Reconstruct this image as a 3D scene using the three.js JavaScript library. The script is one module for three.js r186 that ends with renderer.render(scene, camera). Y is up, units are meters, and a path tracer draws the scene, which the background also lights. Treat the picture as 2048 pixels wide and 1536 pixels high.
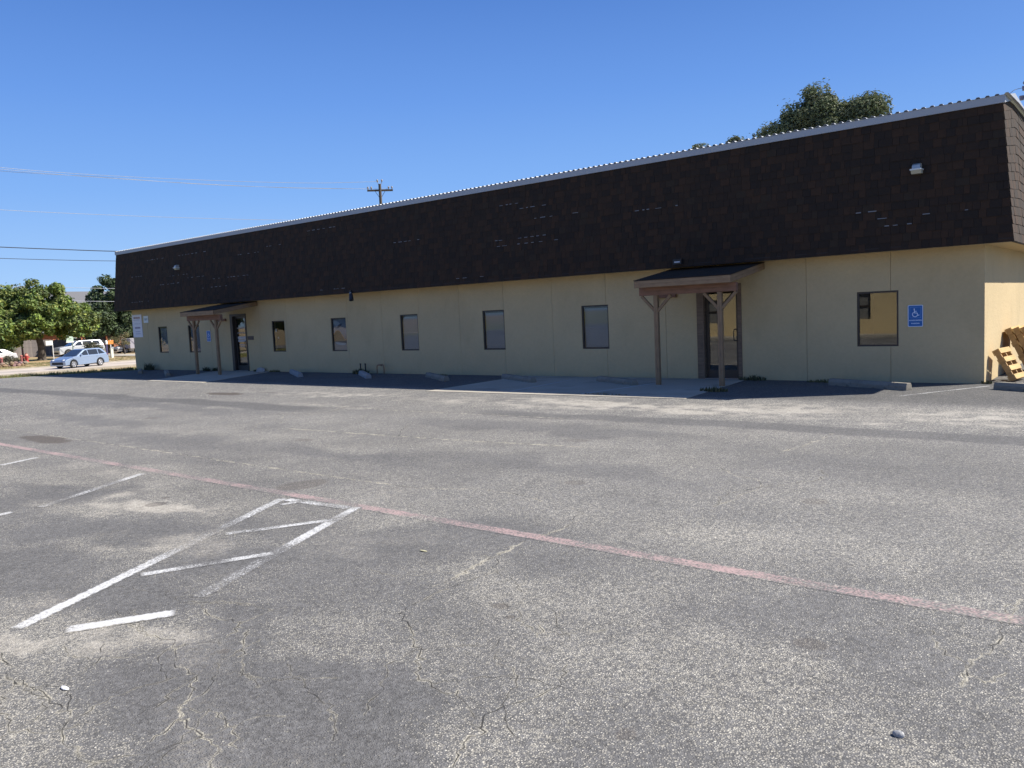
import * as THREE from 'three';
import { mergeGeometries } from 'three/addons/utils/BufferGeometryUtils.js';

// ---------------------------------------------------------------- camera, sky, sun, exposure
const scene = new THREE.Scene();
const camera = new THREE.PerspectiveCamera(50.96, 4 / 3, 0.05, 3000);
camera.position.set(2.499, 1.652, 16.469);
camera.rotation.set(-0.08803, 0.68295, -0.04583, 'YXZ');
const renderer = new THREE.WebGLRenderer({ antialias: true });
renderer.toneMapping = THREE.LinearToneMapping;
renderer.toneMappingExposure = 1.6;
renderer.shadowMap.enabled = true;

const SUN = new THREE.Vector3(0.74, 1, -0.65).normalize();
{ // clear early-afternoon sky: deep blue overhead, pale towards the horizon, a little brighter round the sun
  const W = 512, H = 256, d = new Float32Array(W * H * 4);
  const stops = [[0, 0.31, 0.45, 0.61], [0.06, 0.232, 0.38, 0.61], [0.15, 0.146, 0.29, 0.58], [0.25, 0.095, 0.215, 0.515], [0.37, 0.056, 0.143, 0.4], [0.7, 0.03, 0.088, 0.27], [1, 0.025, 0.077, 0.24]];
  const air = (e, k) => { let n = 1; while (n < stops.length - 1 && stops[n][0] < e) n++; const a = stops[n - 1], b = stops[n], t = (e - a[0]) / (b[0] - a[0]); return a[k + 1] + (b[k + 1] - a[k + 1]) * t; };
  for (let j = 0; j < H; j++) for (let i = 0; i < W; i++) {
    const el = ((j + 0.5) / H - 0.5) * Math.PI, az = ((i + 0.5) / W - 0.5) * 2 * Math.PI;
    const y = Math.sin(el), v = [Math.cos(az) * Math.cos(el), y, Math.sin(az) * Math.cos(el)];
    const e = Math.max(0, y);
    const cs = v[0] * SUN.x + v[1] * SUN.y + v[2] * SUN.z, glow = 0.35 * Math.pow(Math.max(0, cs), 6);
    const o = (j * W + i) * 4;
    for (let k = 0; k < 3; k++) {
      d[o + k] = y < 0 ? stops[0][k + 1] * 0.6 : air(e, k) + glow * [1, 1, 0.95][k] * 0.5;
    }
    d[o + 3] = 1;
  }
  const t = new THREE.DataTexture(d, W, H, THREE.RGBAFormat, THREE.FloatType);
  t.mapping = THREE.EquirectangularReflectionMapping; t.magFilter = t.minFilter = THREE.LinearFilter; t.needsUpdate = true;
  scene.background = t; scene.environment = t;
}
const sun = new THREE.DirectionalLight(new THREE.Color(1, 0.945, 0.85), 5);
sun.position.copy(SUN).multiplyScalar(120); sun.castShadow = true;
Object.assign(sun.shadow.camera, { left: -90, right: 60, top: 70, bottom: -70, near: 1, far: 320 });
sun.shadow.mapSize.set(4096, 4096);
scene.add(sun, sun.target);

// ---------------------------------------------------------------- helpers
function rng(a) { return () => { a |= 0; a = a + 0x6D2B79F5 | 0; let t = Math.imul(a ^ a >>> 15, 1 | a); t = t + Math.imul(t ^ t >>> 7, 61 | t) ^ t; return ((t ^ t >>> 14) >>> 0) / 4294967296; }; }
const R0 = rng(7), rnd = (a = 0, b = 1) => a + (b - a) * R0();
const lerp = (a, b, t) => a + (b - a) * t, clamp = (v, a = 0, b = 1) => v < a ? a : v > b ? b : v;
const sst = (a, b, v) => { const t = clamp((v - a) / (b - a)); return t * t * (3 - 2 * t); };
const hash2 = (x, y) => { let h = Math.imul(x, 374761393) + Math.imul(y, 668265263) | 0; h = Math.imul(h ^ h >>> 13, 1274126177); return ((h ^ h >>> 16) >>> 0) / 4294967296; };
function vn(x, y) {
  const i = Math.floor(x), j = Math.floor(y), f = x - i, g = y - j, u = f * f * (3 - 2 * f), v = g * g * (3 - 2 * g);
  const a = hash2(i, j), b = hash2(i + 1, j), c = hash2(i, j + 1), d = hash2(i + 1, j + 1);
  return a + (b - a) * u + (c - a) * v + (a - b - c + d) * u * v;
}
function fbm(x, y, n = 4) { let s = 0, a = 0.5, t = 0; for (let k = 0; k < n; k++) { s += a * vn(x, y); t += a; a *= 0.5; x = x * 2.03 + 17.1; y = y * 2.03 + 9.7; } return s / t; }
const names = {};
function numbered(n) { const k = names[n] = (names[n] ?? -1) + 1; return k ? n + '_' + String(k).padStart(3, '0') : n; }
function tag(o, label, category, group) { o.userData.label = label; if (category) o.userData.category = category; if (group) o.userData.group = group; return o; }
function thing(name, label, category, p = [0, 0, 0], turn = 0, group) {
  const g = new THREE.Group(); g.name = numbered(name); g.position.set(...p); g.rotation.y = turn; scene.add(g);
  return tag(g, label, category, group);
}
function part(name, geo, mat, parent) {
  if (Array.isArray(geo)) geo = merge(geo);
  const m = new THREE.Mesh(geo, mat); m.name = name; m.castShadow = m.receiveShadow = true; parent.add(m); return m;
}
function solo(name, geo, mat, label, category, group) { const m = part(numbered(name), geo, mat, scene); return tag(m, label, category, group); }
function struct(name, geo, mat) { const m = part(numbered(name), geo, mat, scene); m.userData.kind = 'structure'; return m; }
function sub(name, parent) { const g = new THREE.Group(); g.name = name; parent.add(g); return g; }
function merge(list) {
  const keys = ['position', 'normal', 'uv'].concat(list.every(g => g.attributes.color) ? ['color'] : []);
  return mergeGeometries(list.map(g => { g = g.index ? g.toNonIndexed() : g; for (const k of Object.keys(g.attributes)) if (!keys.includes(k)) g.deleteAttribute(k); return g; }));
}
// texture coordinates in metres, laid on by the way each face points
function metric(g) {
  if (g.index) g = g.toNonIndexed();
  const p = g.attributes.position, uv = new Float32Array(p.count * 2);
  for (let i = 0; i < p.count; i += 3) {
    const a = new THREE.Vector3().fromBufferAttribute(p, i), b = new THREE.Vector3().fromBufferAttribute(p, i + 1), c = new THREE.Vector3().fromBufferAttribute(p, i + 2);
    const n = b.clone().sub(a).cross(c.clone().sub(a)), ax = Math.abs(n.x), ay = Math.abs(n.y), az = Math.abs(n.z);
    [a, b, c].forEach((q, k) => { const o = (i + k) * 2; if (az >= ax && az >= ay) { uv[o] = q.x; uv[o + 1] = q.y; } else if (ax >= ay) { uv[o] = q.z; uv[o + 1] = q.y; } else { uv[o] = q.x; uv[o + 1] = q.z; } });
  }
  g.setAttribute('uv', new THREE.BufferAttribute(uv, 2)); return g;
}
const box = (x0, x1, y0, y1, z0, z1) => metric(new THREE.BoxGeometry(x1 - x0, y1 - y0, z1 - z0).translate((x0 + x1) / 2, (y0 + y1) / 2, (z0 + z1) / 2));
// box with chamfered long edges, along x
function beamX(len, h, d, c = 0.006) {
  const s = new THREE.Shape([[-d / 2 + c, -h / 2], [d / 2 - c, -h / 2], [d / 2, -h / 2 + c], [d / 2, h / 2 - c], [d / 2 - c, h / 2], [-d / 2 + c, h / 2], [-d / 2, h / 2 - c], [-d / 2, -h / 2 + c]].map(a => new THREE.Vector2(...a)));
  return metric(new THREE.ExtrudeGeometry(s, { depth: len, bevelEnabled: false }).translate(0, 0, -len / 2).rotateY(Math.PI / 2));
}
function beam(a, b, h, d, roll = 0) { // from a to b
  const A = new THREE.Vector3(...a), B = new THREE.Vector3(...b), v = B.clone().sub(A), g = beamX(v.length(), h, d);
  const x = v.clone().normalize(), z = new THREE.Vector3(0, 0, 1); if (Math.abs(x.dot(z)) > 0.95) z.set(1, 0, 0);
  const y = z.clone().cross(x).normalize(); z.copy(x).cross(y);
  const M = new THREE.Matrix4().makeBasis(x, y, z).multiply(new THREE.Matrix4().makeRotationX(roll)); M.setPosition(A.clone().add(B).multiplyScalar(0.5));
  return g.applyMatrix4(M);
}
function quad(a, b, c, d) {
  const g = new THREE.BufferGeometry();
  g.setAttribute('position', new THREE.Float32BufferAttribute([...a, ...b, ...c, ...a, ...c, ...d], 3));
  g.setAttribute('uv', new THREE.Float32BufferAttribute([0, 0, 1, 0, 1, 1, 0, 0, 1, 1, 0, 1], 2)); g.computeVertexNormals(); return g;
}
function tube(pts, r, seg = 24, rad = 6) { return new THREE.TubeGeometry(new THREE.CatmullRomCurve3(pts.map(p => new THREE.Vector3(...p))), seg, r, rad, false); }
const C = (r, g, b) => new THREE.Color().setRGB(r, g, b);
const std = (col, roughness = 0.8, o = {}) => new THREE.MeshStandardMaterial({ color: Array.isArray(col) ? C(...col) : col, roughness, ...o });
// texture from a function of (u, v) in 0..1 giving linear colour (stored as sRGB) or grey data
const enc = v => v <= 0 ? 0 : v >= 1 ? 255 : Math.round(255 * (v < 0.0031308 ? 12.92 * v : 1.055 * Math.pow(v, 1 / 2.4) - 0.055));
const ENC = new Uint8Array(4097); for (let i = 0; i <= 4096; i++) ENC[i] = enc(i / 4096);
const e8 = v => ENC[v <= 0 ? 0 : v >= 1 ? 4096 : v * 4096 | 0];
function tex(w, h, f, linear, repeat) {
  const d = new Uint8Array(w * h * 4), c = [0, 0, 0];
  for (let j = 0; j < h; j++) for (let i = 0; i < w; i++) { f((i + 0.5) / w, (j + 0.5) / h, c); const o = (j * w + i) * 4; for (let k = 0; k < 3; k++) d[o + k] = linear ? clamp(c[k]) * 255 : e8(c[k]); d[o + 3] = 255; }
  const t = new THREE.DataTexture(d, w, h); t.wrapS = t.wrapT = THREE.RepeatWrapping; t.magFilter = THREE.LinearFilter; t.minFilter = THREE.LinearMipmapLinearFilter; t.generateMipmaps = true;
  if (!linear) t.colorSpace = THREE.SRGBColorSpace; if (repeat) t.repeat.set(repeat, repeat); t.needsUpdate = true; return t;
}
// tileable noise
function tn(u, v, n, oct = 4) { let s = 0, a = 0.5, t = 0; for (let k = 0; k < oct; k++) { const x = u * n, y = v * n, i = Math.floor(x), j = Math.floor(y), f = x - i, g = y - j, p = f * f * (3 - 2 * f), q = g * g * (3 - 2 * g), m = (q2) => ((q2 % n) + n) % n; const h = (a1, b1) => hash2(m(a1) + k * 131, m(b1) + k * 57); const A = h(i, j), B = h(i + 1, j), Cc = h(i, j + 1), D = h(i + 1, j + 1); s += a * (A + (B - A) * p + (Cc - A) * q + (A - B - Cc + D) * p * q); t += a; a *= 0.5; n *= 2; } return s / t; }
function canvasTex(w, h, draw) { const c = document.createElement('canvas'); c.width = w; c.height = h; draw(c.getContext('2d'), w, h); const t = new THREE.CanvasTexture(c); t.colorSpace = THREE.SRGBColorSpace; t.magFilter = THREE.LinearFilter; return t; }

// ---------------------------------------------------------------- materials
const stuccoBump = tex(512, 512, (u, v, c) => { c[0] = c[1] = c[2] = 0.55 * tn(u, v, 64, 3) + 0.45 * tn(u, v, 24, 2); }, true, 1 / 1.3);
const stuccoMap = tex(512, 512, (u, v, c) => { const n = 0.86 + 0.16 * tn(u, v, 5, 5) + 0.07 * (tn(u, v, 96, 2) - 0.5) - 0.06 * sst(0.62, 0.8, tn(u + 0.3, v * 0.4, 8, 4)); c[0] = 0.595 * n; c[1] = 0.462 * n; c[2] = 0.262 * n; }, false, 1 / 4.1);
const M = {};
M.stucco = new THREE.MeshStandardMaterial({ map: stuccoMap, bumpMap: stuccoBump, bumpScale: 0.006, roughness: 0.92 });
const woodMap = (r, g, b, k = 0.35) => tex(256, 256, (u, v, c) => { const n = 1 - k + k * 1.4 * tn(u * 0.15 + 0.02, v, 32, 3) + 0.25 * (tn(u, v, 6, 3) - 0.5); c[0] = r * n; c[1] = g * n; c[2] = b * n; }, false, 1 / 0.9);
M.wood = new THREE.MeshStandardMaterial({ map: woodMap(0.32, 0.21, 0.12), roughness: 0.85 });
M.woodRed = new THREE.MeshStandardMaterial({ map: woodMap(0.27, 0.145, 0.095), roughness: 0.85 });
M.bronze = std([0.045, 0.034, 0.028], 0.45);
M.bronzeDoor = std([0.05, 0.04, 0.034], 0.4);
M.trim = new THREE.MeshStandardMaterial({ map: woodMap(0.21, 0.14, 0.09), roughness: 0.7 });
M.glass = new THREE.MeshPhysicalMaterial({ color: C(0.78, 0.8, 0.8), transmission: 1, roughness: 0.012, thickness: 0, ior: 1.75, metalness: 0 });
M.glassBare = M.glass.clone(); M.glassBare.ior = 1.8; M.glass.ior = 1.5;
M.blind = std([0.52, 0.55, 0.6], 0.6);
M.fascia = std([0.4, 0.405, 0.42], 0.45);
M.roofMetal = std([0.58, 0.59, 0.6], 0.4);
M.dark = std([0.02, 0.02, 0.022], 0.5);
M.white = std([0.75, 0.75, 0.74], 0.5);
M.inner = std([0.22, 0.2, 0.17], 0.9);
M.innerFloor = std([0.2, 0.17, 0.14], 0.9);
const granule = tex(256, 256, (u, v, c) => { const n = 0.62 + 0.5 * hash2(u * 256 | 0, v * 256 | 0) + 0.3 * (tn(u, v, 16, 3) - 0.5); c[0] = c[1] = c[2] = n; }, false, 1 / 0.45);
M.shingle = new THREE.MeshStandardMaterial({ map: granule, vertexColors: true, roughness: 0.95 });
const tones = [[0.0411, 0.0227, 0.0126], [0.048, 0.0253, 0.013], [0.034, 0.0201, 0.012], [0.0565, 0.0282, 0.014], [0.0298, 0.0182, 0.0113], [0.0383, 0.0215, 0.0124], [0.0439, 0.0274, 0.0157], [0.0317, 0.0192, 0.0124]];
M.tone = tones.map(t => new THREE.MeshStandardMaterial({ map: granule, color: C(...t), roughness: 0.95 }));
const concMap = tex(1024, 1024, (u, v, c) => { const n = 0.75 + 0.35 * tn(u, v, 4, 6) + 0.2 * (hash2(u * 1024 | 0, v * 1024 | 0) - 0.5) - 0.16 * sst(0.58, 0.75, tn(u + 0.37, v + 0.1, 6, 4)); c[0] = 0.42 * n; c[1] = 0.38 * n; c[2] = 0.31 * n; }, false, 1 / 3);
M.concrete = new THREE.MeshStandardMaterial({ map: concMap, roughness: 0.95, bumpMap: stuccoBump, bumpScale: 0.004 });

// ---------------------------------------------------------------- parking lot: asphalt colour as a function of place
const GX = -42, GZ = -18, GS = 0.07, GW = 1010, GH = 760;           // coarse fields over the lot
const fWear = new Float32Array(GW * GH), fDust = new Float32Array(GW * GH), fTone = new Float32Array(GW * GH);
// wear: > 0 the binder has gone and pale stones stand out; < 0 smooth sealed patches
const blobs = [ // x, z, rx, rz, turn, wear, dust
  [-1.0, 14.6, 0.55, 0.3, 0.5, -0.5, 0.12], [-1.35, 14.15, 0.5, 0.22, -0.9, -0.4, 0], [-0.55, 14.7, 0.6, 0.35, 0.6, -0.75, 0.06], [-0.1, 14.9, 0.6, 0.3, 0.4, -0.7, 0.04], [-0.45, 14.45, 0.5, 0.25, 0.5, -0.4, 0.0], [-0.9, 13.6, 0.5, 0.3, 0.2, -0.2, 0],
  [-2.05, 14.75, 0.7, 0.22, 0.5, 0.1, 0.75], [-2.9, 14.5, 0.5, 0.25, 0.6, -0.05, 0.5], [-3.5, 13.5, 0.8, 0.3, 0.4, 0.1, 0.6], [-5.2, 13.0, 1.3, 0.35, 0.3, 0.1, 0.6], [-4.6, 12.6, 0.8, 0.3, 0.2, 0, 0.45],
  [-2.7, 13.3, 0.5, 0.35, 0.4, -0.45, 0], [-2.35, 14.1, 0.45, 0.3, 0.5, -0.45, 0], [-3.1, 12.6, 0.6, 0.3, 0.3, -0.25, 0], [-4.5, 13.6, 0.9, 0.35, 0.2, -0.45, 0], [-3.6, 14.3, 0.7, 0.3, 0.2, -0.5, 0], [-6.4, 12.9, 0.9, 0.3, 0.2, -0.5, 0], [-6.6, 13.7, 0.7, 0.4, 0.2, -0.35, 0],
  [-1.6, 12.4, 0.9, 0.45, 0.4, -0.3, 0], [-1.2, 13.3, 0.6, 0.3, 0.3, -0.05, 0], [1.0, 12.4, 0.7, 0.3, 0.7, -0.2, 0], [1.55, 12.6, 0.4, 0.25, 0.4, -0.3, 0], [0.4, 13.8, 0.5, 0.25, 0.4, -0.12, 0], [1.6, 13.7, 0.6, 0.4, 0.2, 0.1, 0], [0.9, 13.3, 0.8, 0.4, 0.2, 0.08, 0], [-0.2, 12.6, 0.9, 0.5, 0.2, 0.12, 0],
  [-8, 4.9, 5, 0.7, 0, 0, 0.55], [-1.5, 4.6, 3.6, 0.9, 0, 0.05, 0.6], [-15, 5.0, 4, 0.5, 0, 0, 0.4], [-10, 6.4, 2.2, 0.35, 0, 0, 0.55], [-5.5, 8.3, 2, 0.35, 0, 0, 0.3], [-12, 8.5, 3, 0.5, 0, 0, 0.25], [2.5, 4, 2, 1.2, 0, 0.1, 0.25], [-8.5, 9.6, 2.5, 0.4, 0, 0.1, 0.2],
  [-4.4, 7.4, 2.2, 0.35, 0, -0.3, 0], [-5.5, 10.2, 1.4, 0.3, 0, -0.3, 0], [-2.7, 9.7, 1.8, 0.35, 0, -0.25, 0], [-15, 7.9, 4, 0.4, 0, -0.3, 0], [-13.5, 9.8, 2, 0.35, 0, -0.35, 0], [-9, 10.5, 2, 0.3, 0, -0.2, 0], [0.3, 8.5, 1.2, 0.5, 0, -0.15, 0],
];
for (let j = 0; j < GH; j++) for (let i = 0; i < GW; i++) {
  const x = GX + i * GS, z = GZ + j * GS, o = j * GW + i;
  const near = sst(10.5, 12.8, z); let w = (0.2 + 0.32 * near) * (fbm(x * 0.45 + 3, z * 0.9 + 8, 5) - 0.5) + (0.28 + 0.32 * near) * (fbm(x * 1.7, z * 1.7, 5) - 0.5) + 0.2, d = (0.26 + 0.2 * near) * sst(0.5, 0.82, fbm(x * 0.5 + 40, z * 1.1 + 2, 6)), t = 1.13 - 0.1 * near + 0.3 * (fbm(x * 0.22 + 11, z * 0.5 + 31, 4) - 0.5) + 0.22 * (fbm(x * 2.3 + 7, z * 2.3, 3) - 0.5);
  w += 0.06 * sst(-2.5, 1.5, x) * sst(11, 13.5, z);
  const wx = x + 1.1 * (fbm(x * 1.9 + 5, z * 1.9, 5) - 0.5), wz = z + 1.0 * (fbm(x * 1.9 + 55, z * 1.9 + 9, 5) - 0.5), brk = clamp(2.4 * fbm(x * 4.2 + 9, z * 5.5 + 1, 4) - 0.55);
  for (const b of blobs) {
    const dx = wx - b[0], dz = wz - b[1]; if (Math.abs(dx) > 2.2 * b[2] + 1 || Math.abs(dz) > 2.2 * Math.max(b[2], b[3]) + 1) continue;
    const cs = Math.cos(b[4]), sn = Math.sin(b[4]), p = (dx * cs - dz * sn) / b[2], q = (dx * sn + dz * cs) / b[3], r = p * p + q * q, k = 1 - sst(0.1, 2.0, r);
    w += b[5] * k * 1.15; d += b[6] * k * brk * 0.75;
  }
  // sealed bands where the paving passes met
  const e = 0.12 * (fbm(x * 0.8, 3.3, 3) - 0.5) * 4;
  const band = (z0, z1, x0, x1, s) => sst(z0 - s, z0 + s, z + e) * (1 - sst(z1 - s, z1 + s, z + e)) * sst(x0 - 0.6, x0 + 0.6, x) * (1 - sst(x1 - 0.6, x1 + 0.6, x));
  const b1 = band(5.95, 6.5, -6.5, 9, 0.07), b2 = band(6.75, 7.45, -30, -10, 0.1);
  w -= 0.45 * b1 + 0.4 * b2; d *= 1 - 0.9 * Math.max(b1, b2); t -= 0.14 * b1 + 0.22 * b2;
  d += 0.2 * fbm(x * 1.5, z * 4, 4) * sst(3.2, 3.8, z) * (1 - sst(5.6, 6, z + e)) * sst(-10, -6, x);
  // black sealer in the bays by the wall, tone also painted down to match shade
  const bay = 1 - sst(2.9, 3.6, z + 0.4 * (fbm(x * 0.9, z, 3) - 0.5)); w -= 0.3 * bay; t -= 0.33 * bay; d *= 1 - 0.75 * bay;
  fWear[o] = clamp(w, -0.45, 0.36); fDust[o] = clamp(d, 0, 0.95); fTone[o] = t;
}
function fields(x, z, out) {
  let u = (x - GX) / GS, v = (z - GZ) / GS; u = clamp(u, 0, GW - 1.01); v = clamp(v, 0, GH - 1.01);
  const i = u | 0, j = v | 0, f = u - i, g = v - j, o = j * GW + i, a = (1 - f) * (1 - g), b = f * (1 - g), c = (1 - f) * g, d = f * g;
  out[0] = a * fWear[o] + b * fWear[o + 1] + c * fWear[o + GW] + d * fWear[o + GW + 1];
  out[1] = a * fDust[o] + b * fDust[o + 1] + c * fDust[o + GW] + d * fDust[o + GW + 1];
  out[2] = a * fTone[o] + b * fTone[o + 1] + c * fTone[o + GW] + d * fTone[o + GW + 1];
}
// aggregate: packed stones of about a centimetre, tileable over PER metres
const PER = 2.3, SN = 1024, stoneH = new Float32Array(SN * SN), stoneT = new Float32Array(SN * SN);
{
  const n = 250, px = new Float32Array(n * n), pz = new Float32Array(n * n), pr = new Float32Array(n * n), pt = new Float32Array(n * n), r = rng(99);
  for (let k = 0; k < n * n; k++) { px[k] = r(); pz[k] = r(); pr[k] = r(); pt[k] = r(); }
  for (let j = 0; j < SN; j++) for (let i = 0; i < SN; i++) {
    const x = i / SN * n, z = j / SN * n, ci = Math.floor(x), cj = Math.floor(z); let d1 = 9, d2 = 9, k1 = 0;
    for (let b = -1; b < 2; b++) for (let a = -1; a < 2; a++) {
      const k = ((cj + b + n) % n) * n + (ci + a + n) % n, dx = ci + a + px[k] - x, dz = cj + b + pz[k] - z, d = Math.sqrt(dx * dx + dz * dz) * (1.25 - 0.5 * pr[k]);
      if (d < d1) { d2 = d1; d1 = d; k1 = k; } else if (d < d2) d2 = d;
    }
    const o = j * SN + i; stoneH[o] = clamp((d2 - d1) * 1.5) * (0.35 + 0.65 * pr[k1]); stoneT[o] = pt[k1];
  }
}
const stoneBump = tex(SN, SN, (u, v, c) => { c[0] = c[1] = c[2] = stoneH[(v * SN | 0) * SN + (u * SN | 0)]; }, true);
// cracks, ground coordinates, [x, z] points, width, sand fill
const cracks = [];
function crack(pts, w, sand) { // roughen the polyline
  const r = rng(Math.round(pts[0][0] * 1000) + cracks.length * 77), out = [];
  for (let k = 0; k < pts.length - 1; k++) {
    const [x0, z0] = pts[k], [x1, z1] = pts[k + 1], L = Math.hypot(x1 - x0, z1 - z0), n = Math.max(2, Math.round(L / 0.035));
    for (let i = k ? 1 : 0; i <= n; i++) { const t = i / n, e = Math.sin(t * Math.PI) * 0.04 + 0.012; out.push([lerp(x0, x1, t) + (r() - 0.5) * e, lerp(z0, z1, t) + (r() - 0.5) * e, 0.5 * w * (0.35 + 1.2 * r())]); }
  }
  cracks.push({ p: out, sand });
}
crack([[-2.208, 15.014], [-1.818, 15.121], [-1.610, 15.094], [-1.422, 15.090], [-1.304, 15.093], [-1.162, 15.108], [-1.071, 15.181], [-0.975, 15.214], [-0.849, 15.209], [-0.774, 15.235], [-0.706, 15.226], [-0.663, 15.255]], 0.007, 0.90);
crack([[-2.287, 14.381], [-2.079, 14.436], [-1.897, 14.458], [-1.675, 14.447], [-1.579, 14.408], [-1.291, 14.564], [-1.146, 14.567], [-1.009, 14.607], [-0.913, 14.684], [-0.832, 14.778], [-0.717, 14.854], [-0.663, 14.947], [-0.641, 15.014]], 0.005, 0.85);
crack([[-0.717, 14.854], [-0.626, 14.866], [-0.566, 14.854], [-0.454, 14.861], [-0.377, 14.875], [-0.332, 14.921], [-0.247, 14.984]], 0.006, 0.80);
crack([[-0.832, 14.778], [-0.743, 14.766], [-0.659, 14.733], [-0.535, 14.739]], 0.004, 0.60);
crack([[-2.039, 14.028], [-1.821, 14.089], [-1.673, 14.102], [-1.571, 14.064], [-1.336, 14.113], [-1.237, 14.212], [-0.977, 14.379], [-0.794, 14.466], [-0.699, 14.474]], 0.006, 0.70);
crack([[-2.331, 14.059], [-2.169, 14.080], [-2.071, 14.077], [-2.039, 14.028]], 0.005, 0.50);
crack([[-1.477, 14.455], [-1.426, 14.378], [-1.278, 14.238]], 0.003, 0.30);
crack([[-1.063, 11.355], [-1.035, 11.629], [-1.054, 11.804], [-1.094, 11.984], [-1.036, 12.295], [-1.033, 12.520], [-1.001, 12.713], [-0.961, 12.889], [-0.960, 13.078]], 0.008, 1.00);
crack([[-0.810, 12.640], [-0.846, 12.820], [-0.852, 12.975], [-0.872, 13.167], [-0.848, 13.419], [-0.720, 13.554], [-0.632, 13.586], [-0.479, 13.708], [-0.325, 13.810], [-0.218, 13.927], [-0.119, 14.013], [-0.022, 14.032], [0.083, 14.041]], 0.006, 0.60);
crack([[-0.810, 12.640], [-0.587, 12.739], [-0.390, 12.870]], 0.004, 0.30);
crack([[-0.112, 13.446], [-0.011, 13.607], [0.079, 13.688], [0.217, 13.729], [0.299, 13.820]], 0.005, 0.90);
crack([[-0.120, 12.996], [-0.027, 13.043]], 0.004, 0.80);
crack([[-0.041, 13.183], [0.047, 13.345]], 0.005, 0.90);
crack([[0.371, 13.981], [0.340, 14.092], [0.396, 14.189], [0.426, 14.233], [0.415, 14.303], [0.438, 14.378], [0.497, 14.451]], 0.006, 0.60);
crack([[-0.275, 14.074], [-0.183, 14.179], [-0.142, 14.306], [-0.084, 14.376]], 0.005, 0.40);
crack([[-0.203, 14.455], [-0.114, 14.517], [-0.032, 14.591]], 0.005, 0.50);
crack([[1.933, 11.532], [1.922, 11.816], [1.918, 12.187], [1.857, 12.497], [1.865, 12.780]], 0.006, 0.90);
crack([[2.000, 12.552], [1.929, 12.704]], 0.006, 0.90);
crack([[-0.637, 6.382], [-0.640, 6.978], [-0.662, 7.465], [-0.757, 7.826]], 0.010, 0.90);
crack([[-0.964, 8.946], [-0.668, 9.248], [-0.426, 9.312], [-0.275, 9.582], [-0.282, 9.791], [-0.323, 9.930], [-0.283, 10.137], [-0.309, 10.188], [-0.335, 10.451]], 0.007, 0.75);
crack([[-10.146, 7.909], [-9.682, 7.575], [-9.322, 7.279], [-9.697, 6.533]], 0.020, 0.30);
crack([[-14.2, 11.12], [-9.36, 11.1], [-4.9, 11.12], [-3.1, 11.1]], 0.009, 1); crack([[-8.2, 8.95], [-5.1, 8.75], [-2.9, 8.48]], 0.014, 1); crack([[-11, 6.5], [-8, 6.62], [-4, 6.42]], 0.01, 1);
{ // hairline branches joining the wider cracks
  const r = rng(515), n0 = cracks.length;
  for (let k = 0; k < 46; k++) {
    const c = cracks[r() * n0 | 0], q = c.p[r() * c.p.length | 0]; let x = q[0], z = q[1], a = r() * 6.28; const far = z < 11.5, pts = [[x, z]], st = far ? 0.3 : 0.09;
    for (let i = 0, m = 4 + (r() * 7 | 0); i < m; i++) { a += (r() - 0.5) * 1.1; x += Math.cos(a) * st; z += Math.sin(a) * st * 0.9; pts.push([x, z]); }
    crack(pts, far ? 0.008 : 0.0045, 0.25 + 0.5 * r());
  }
}
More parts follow.
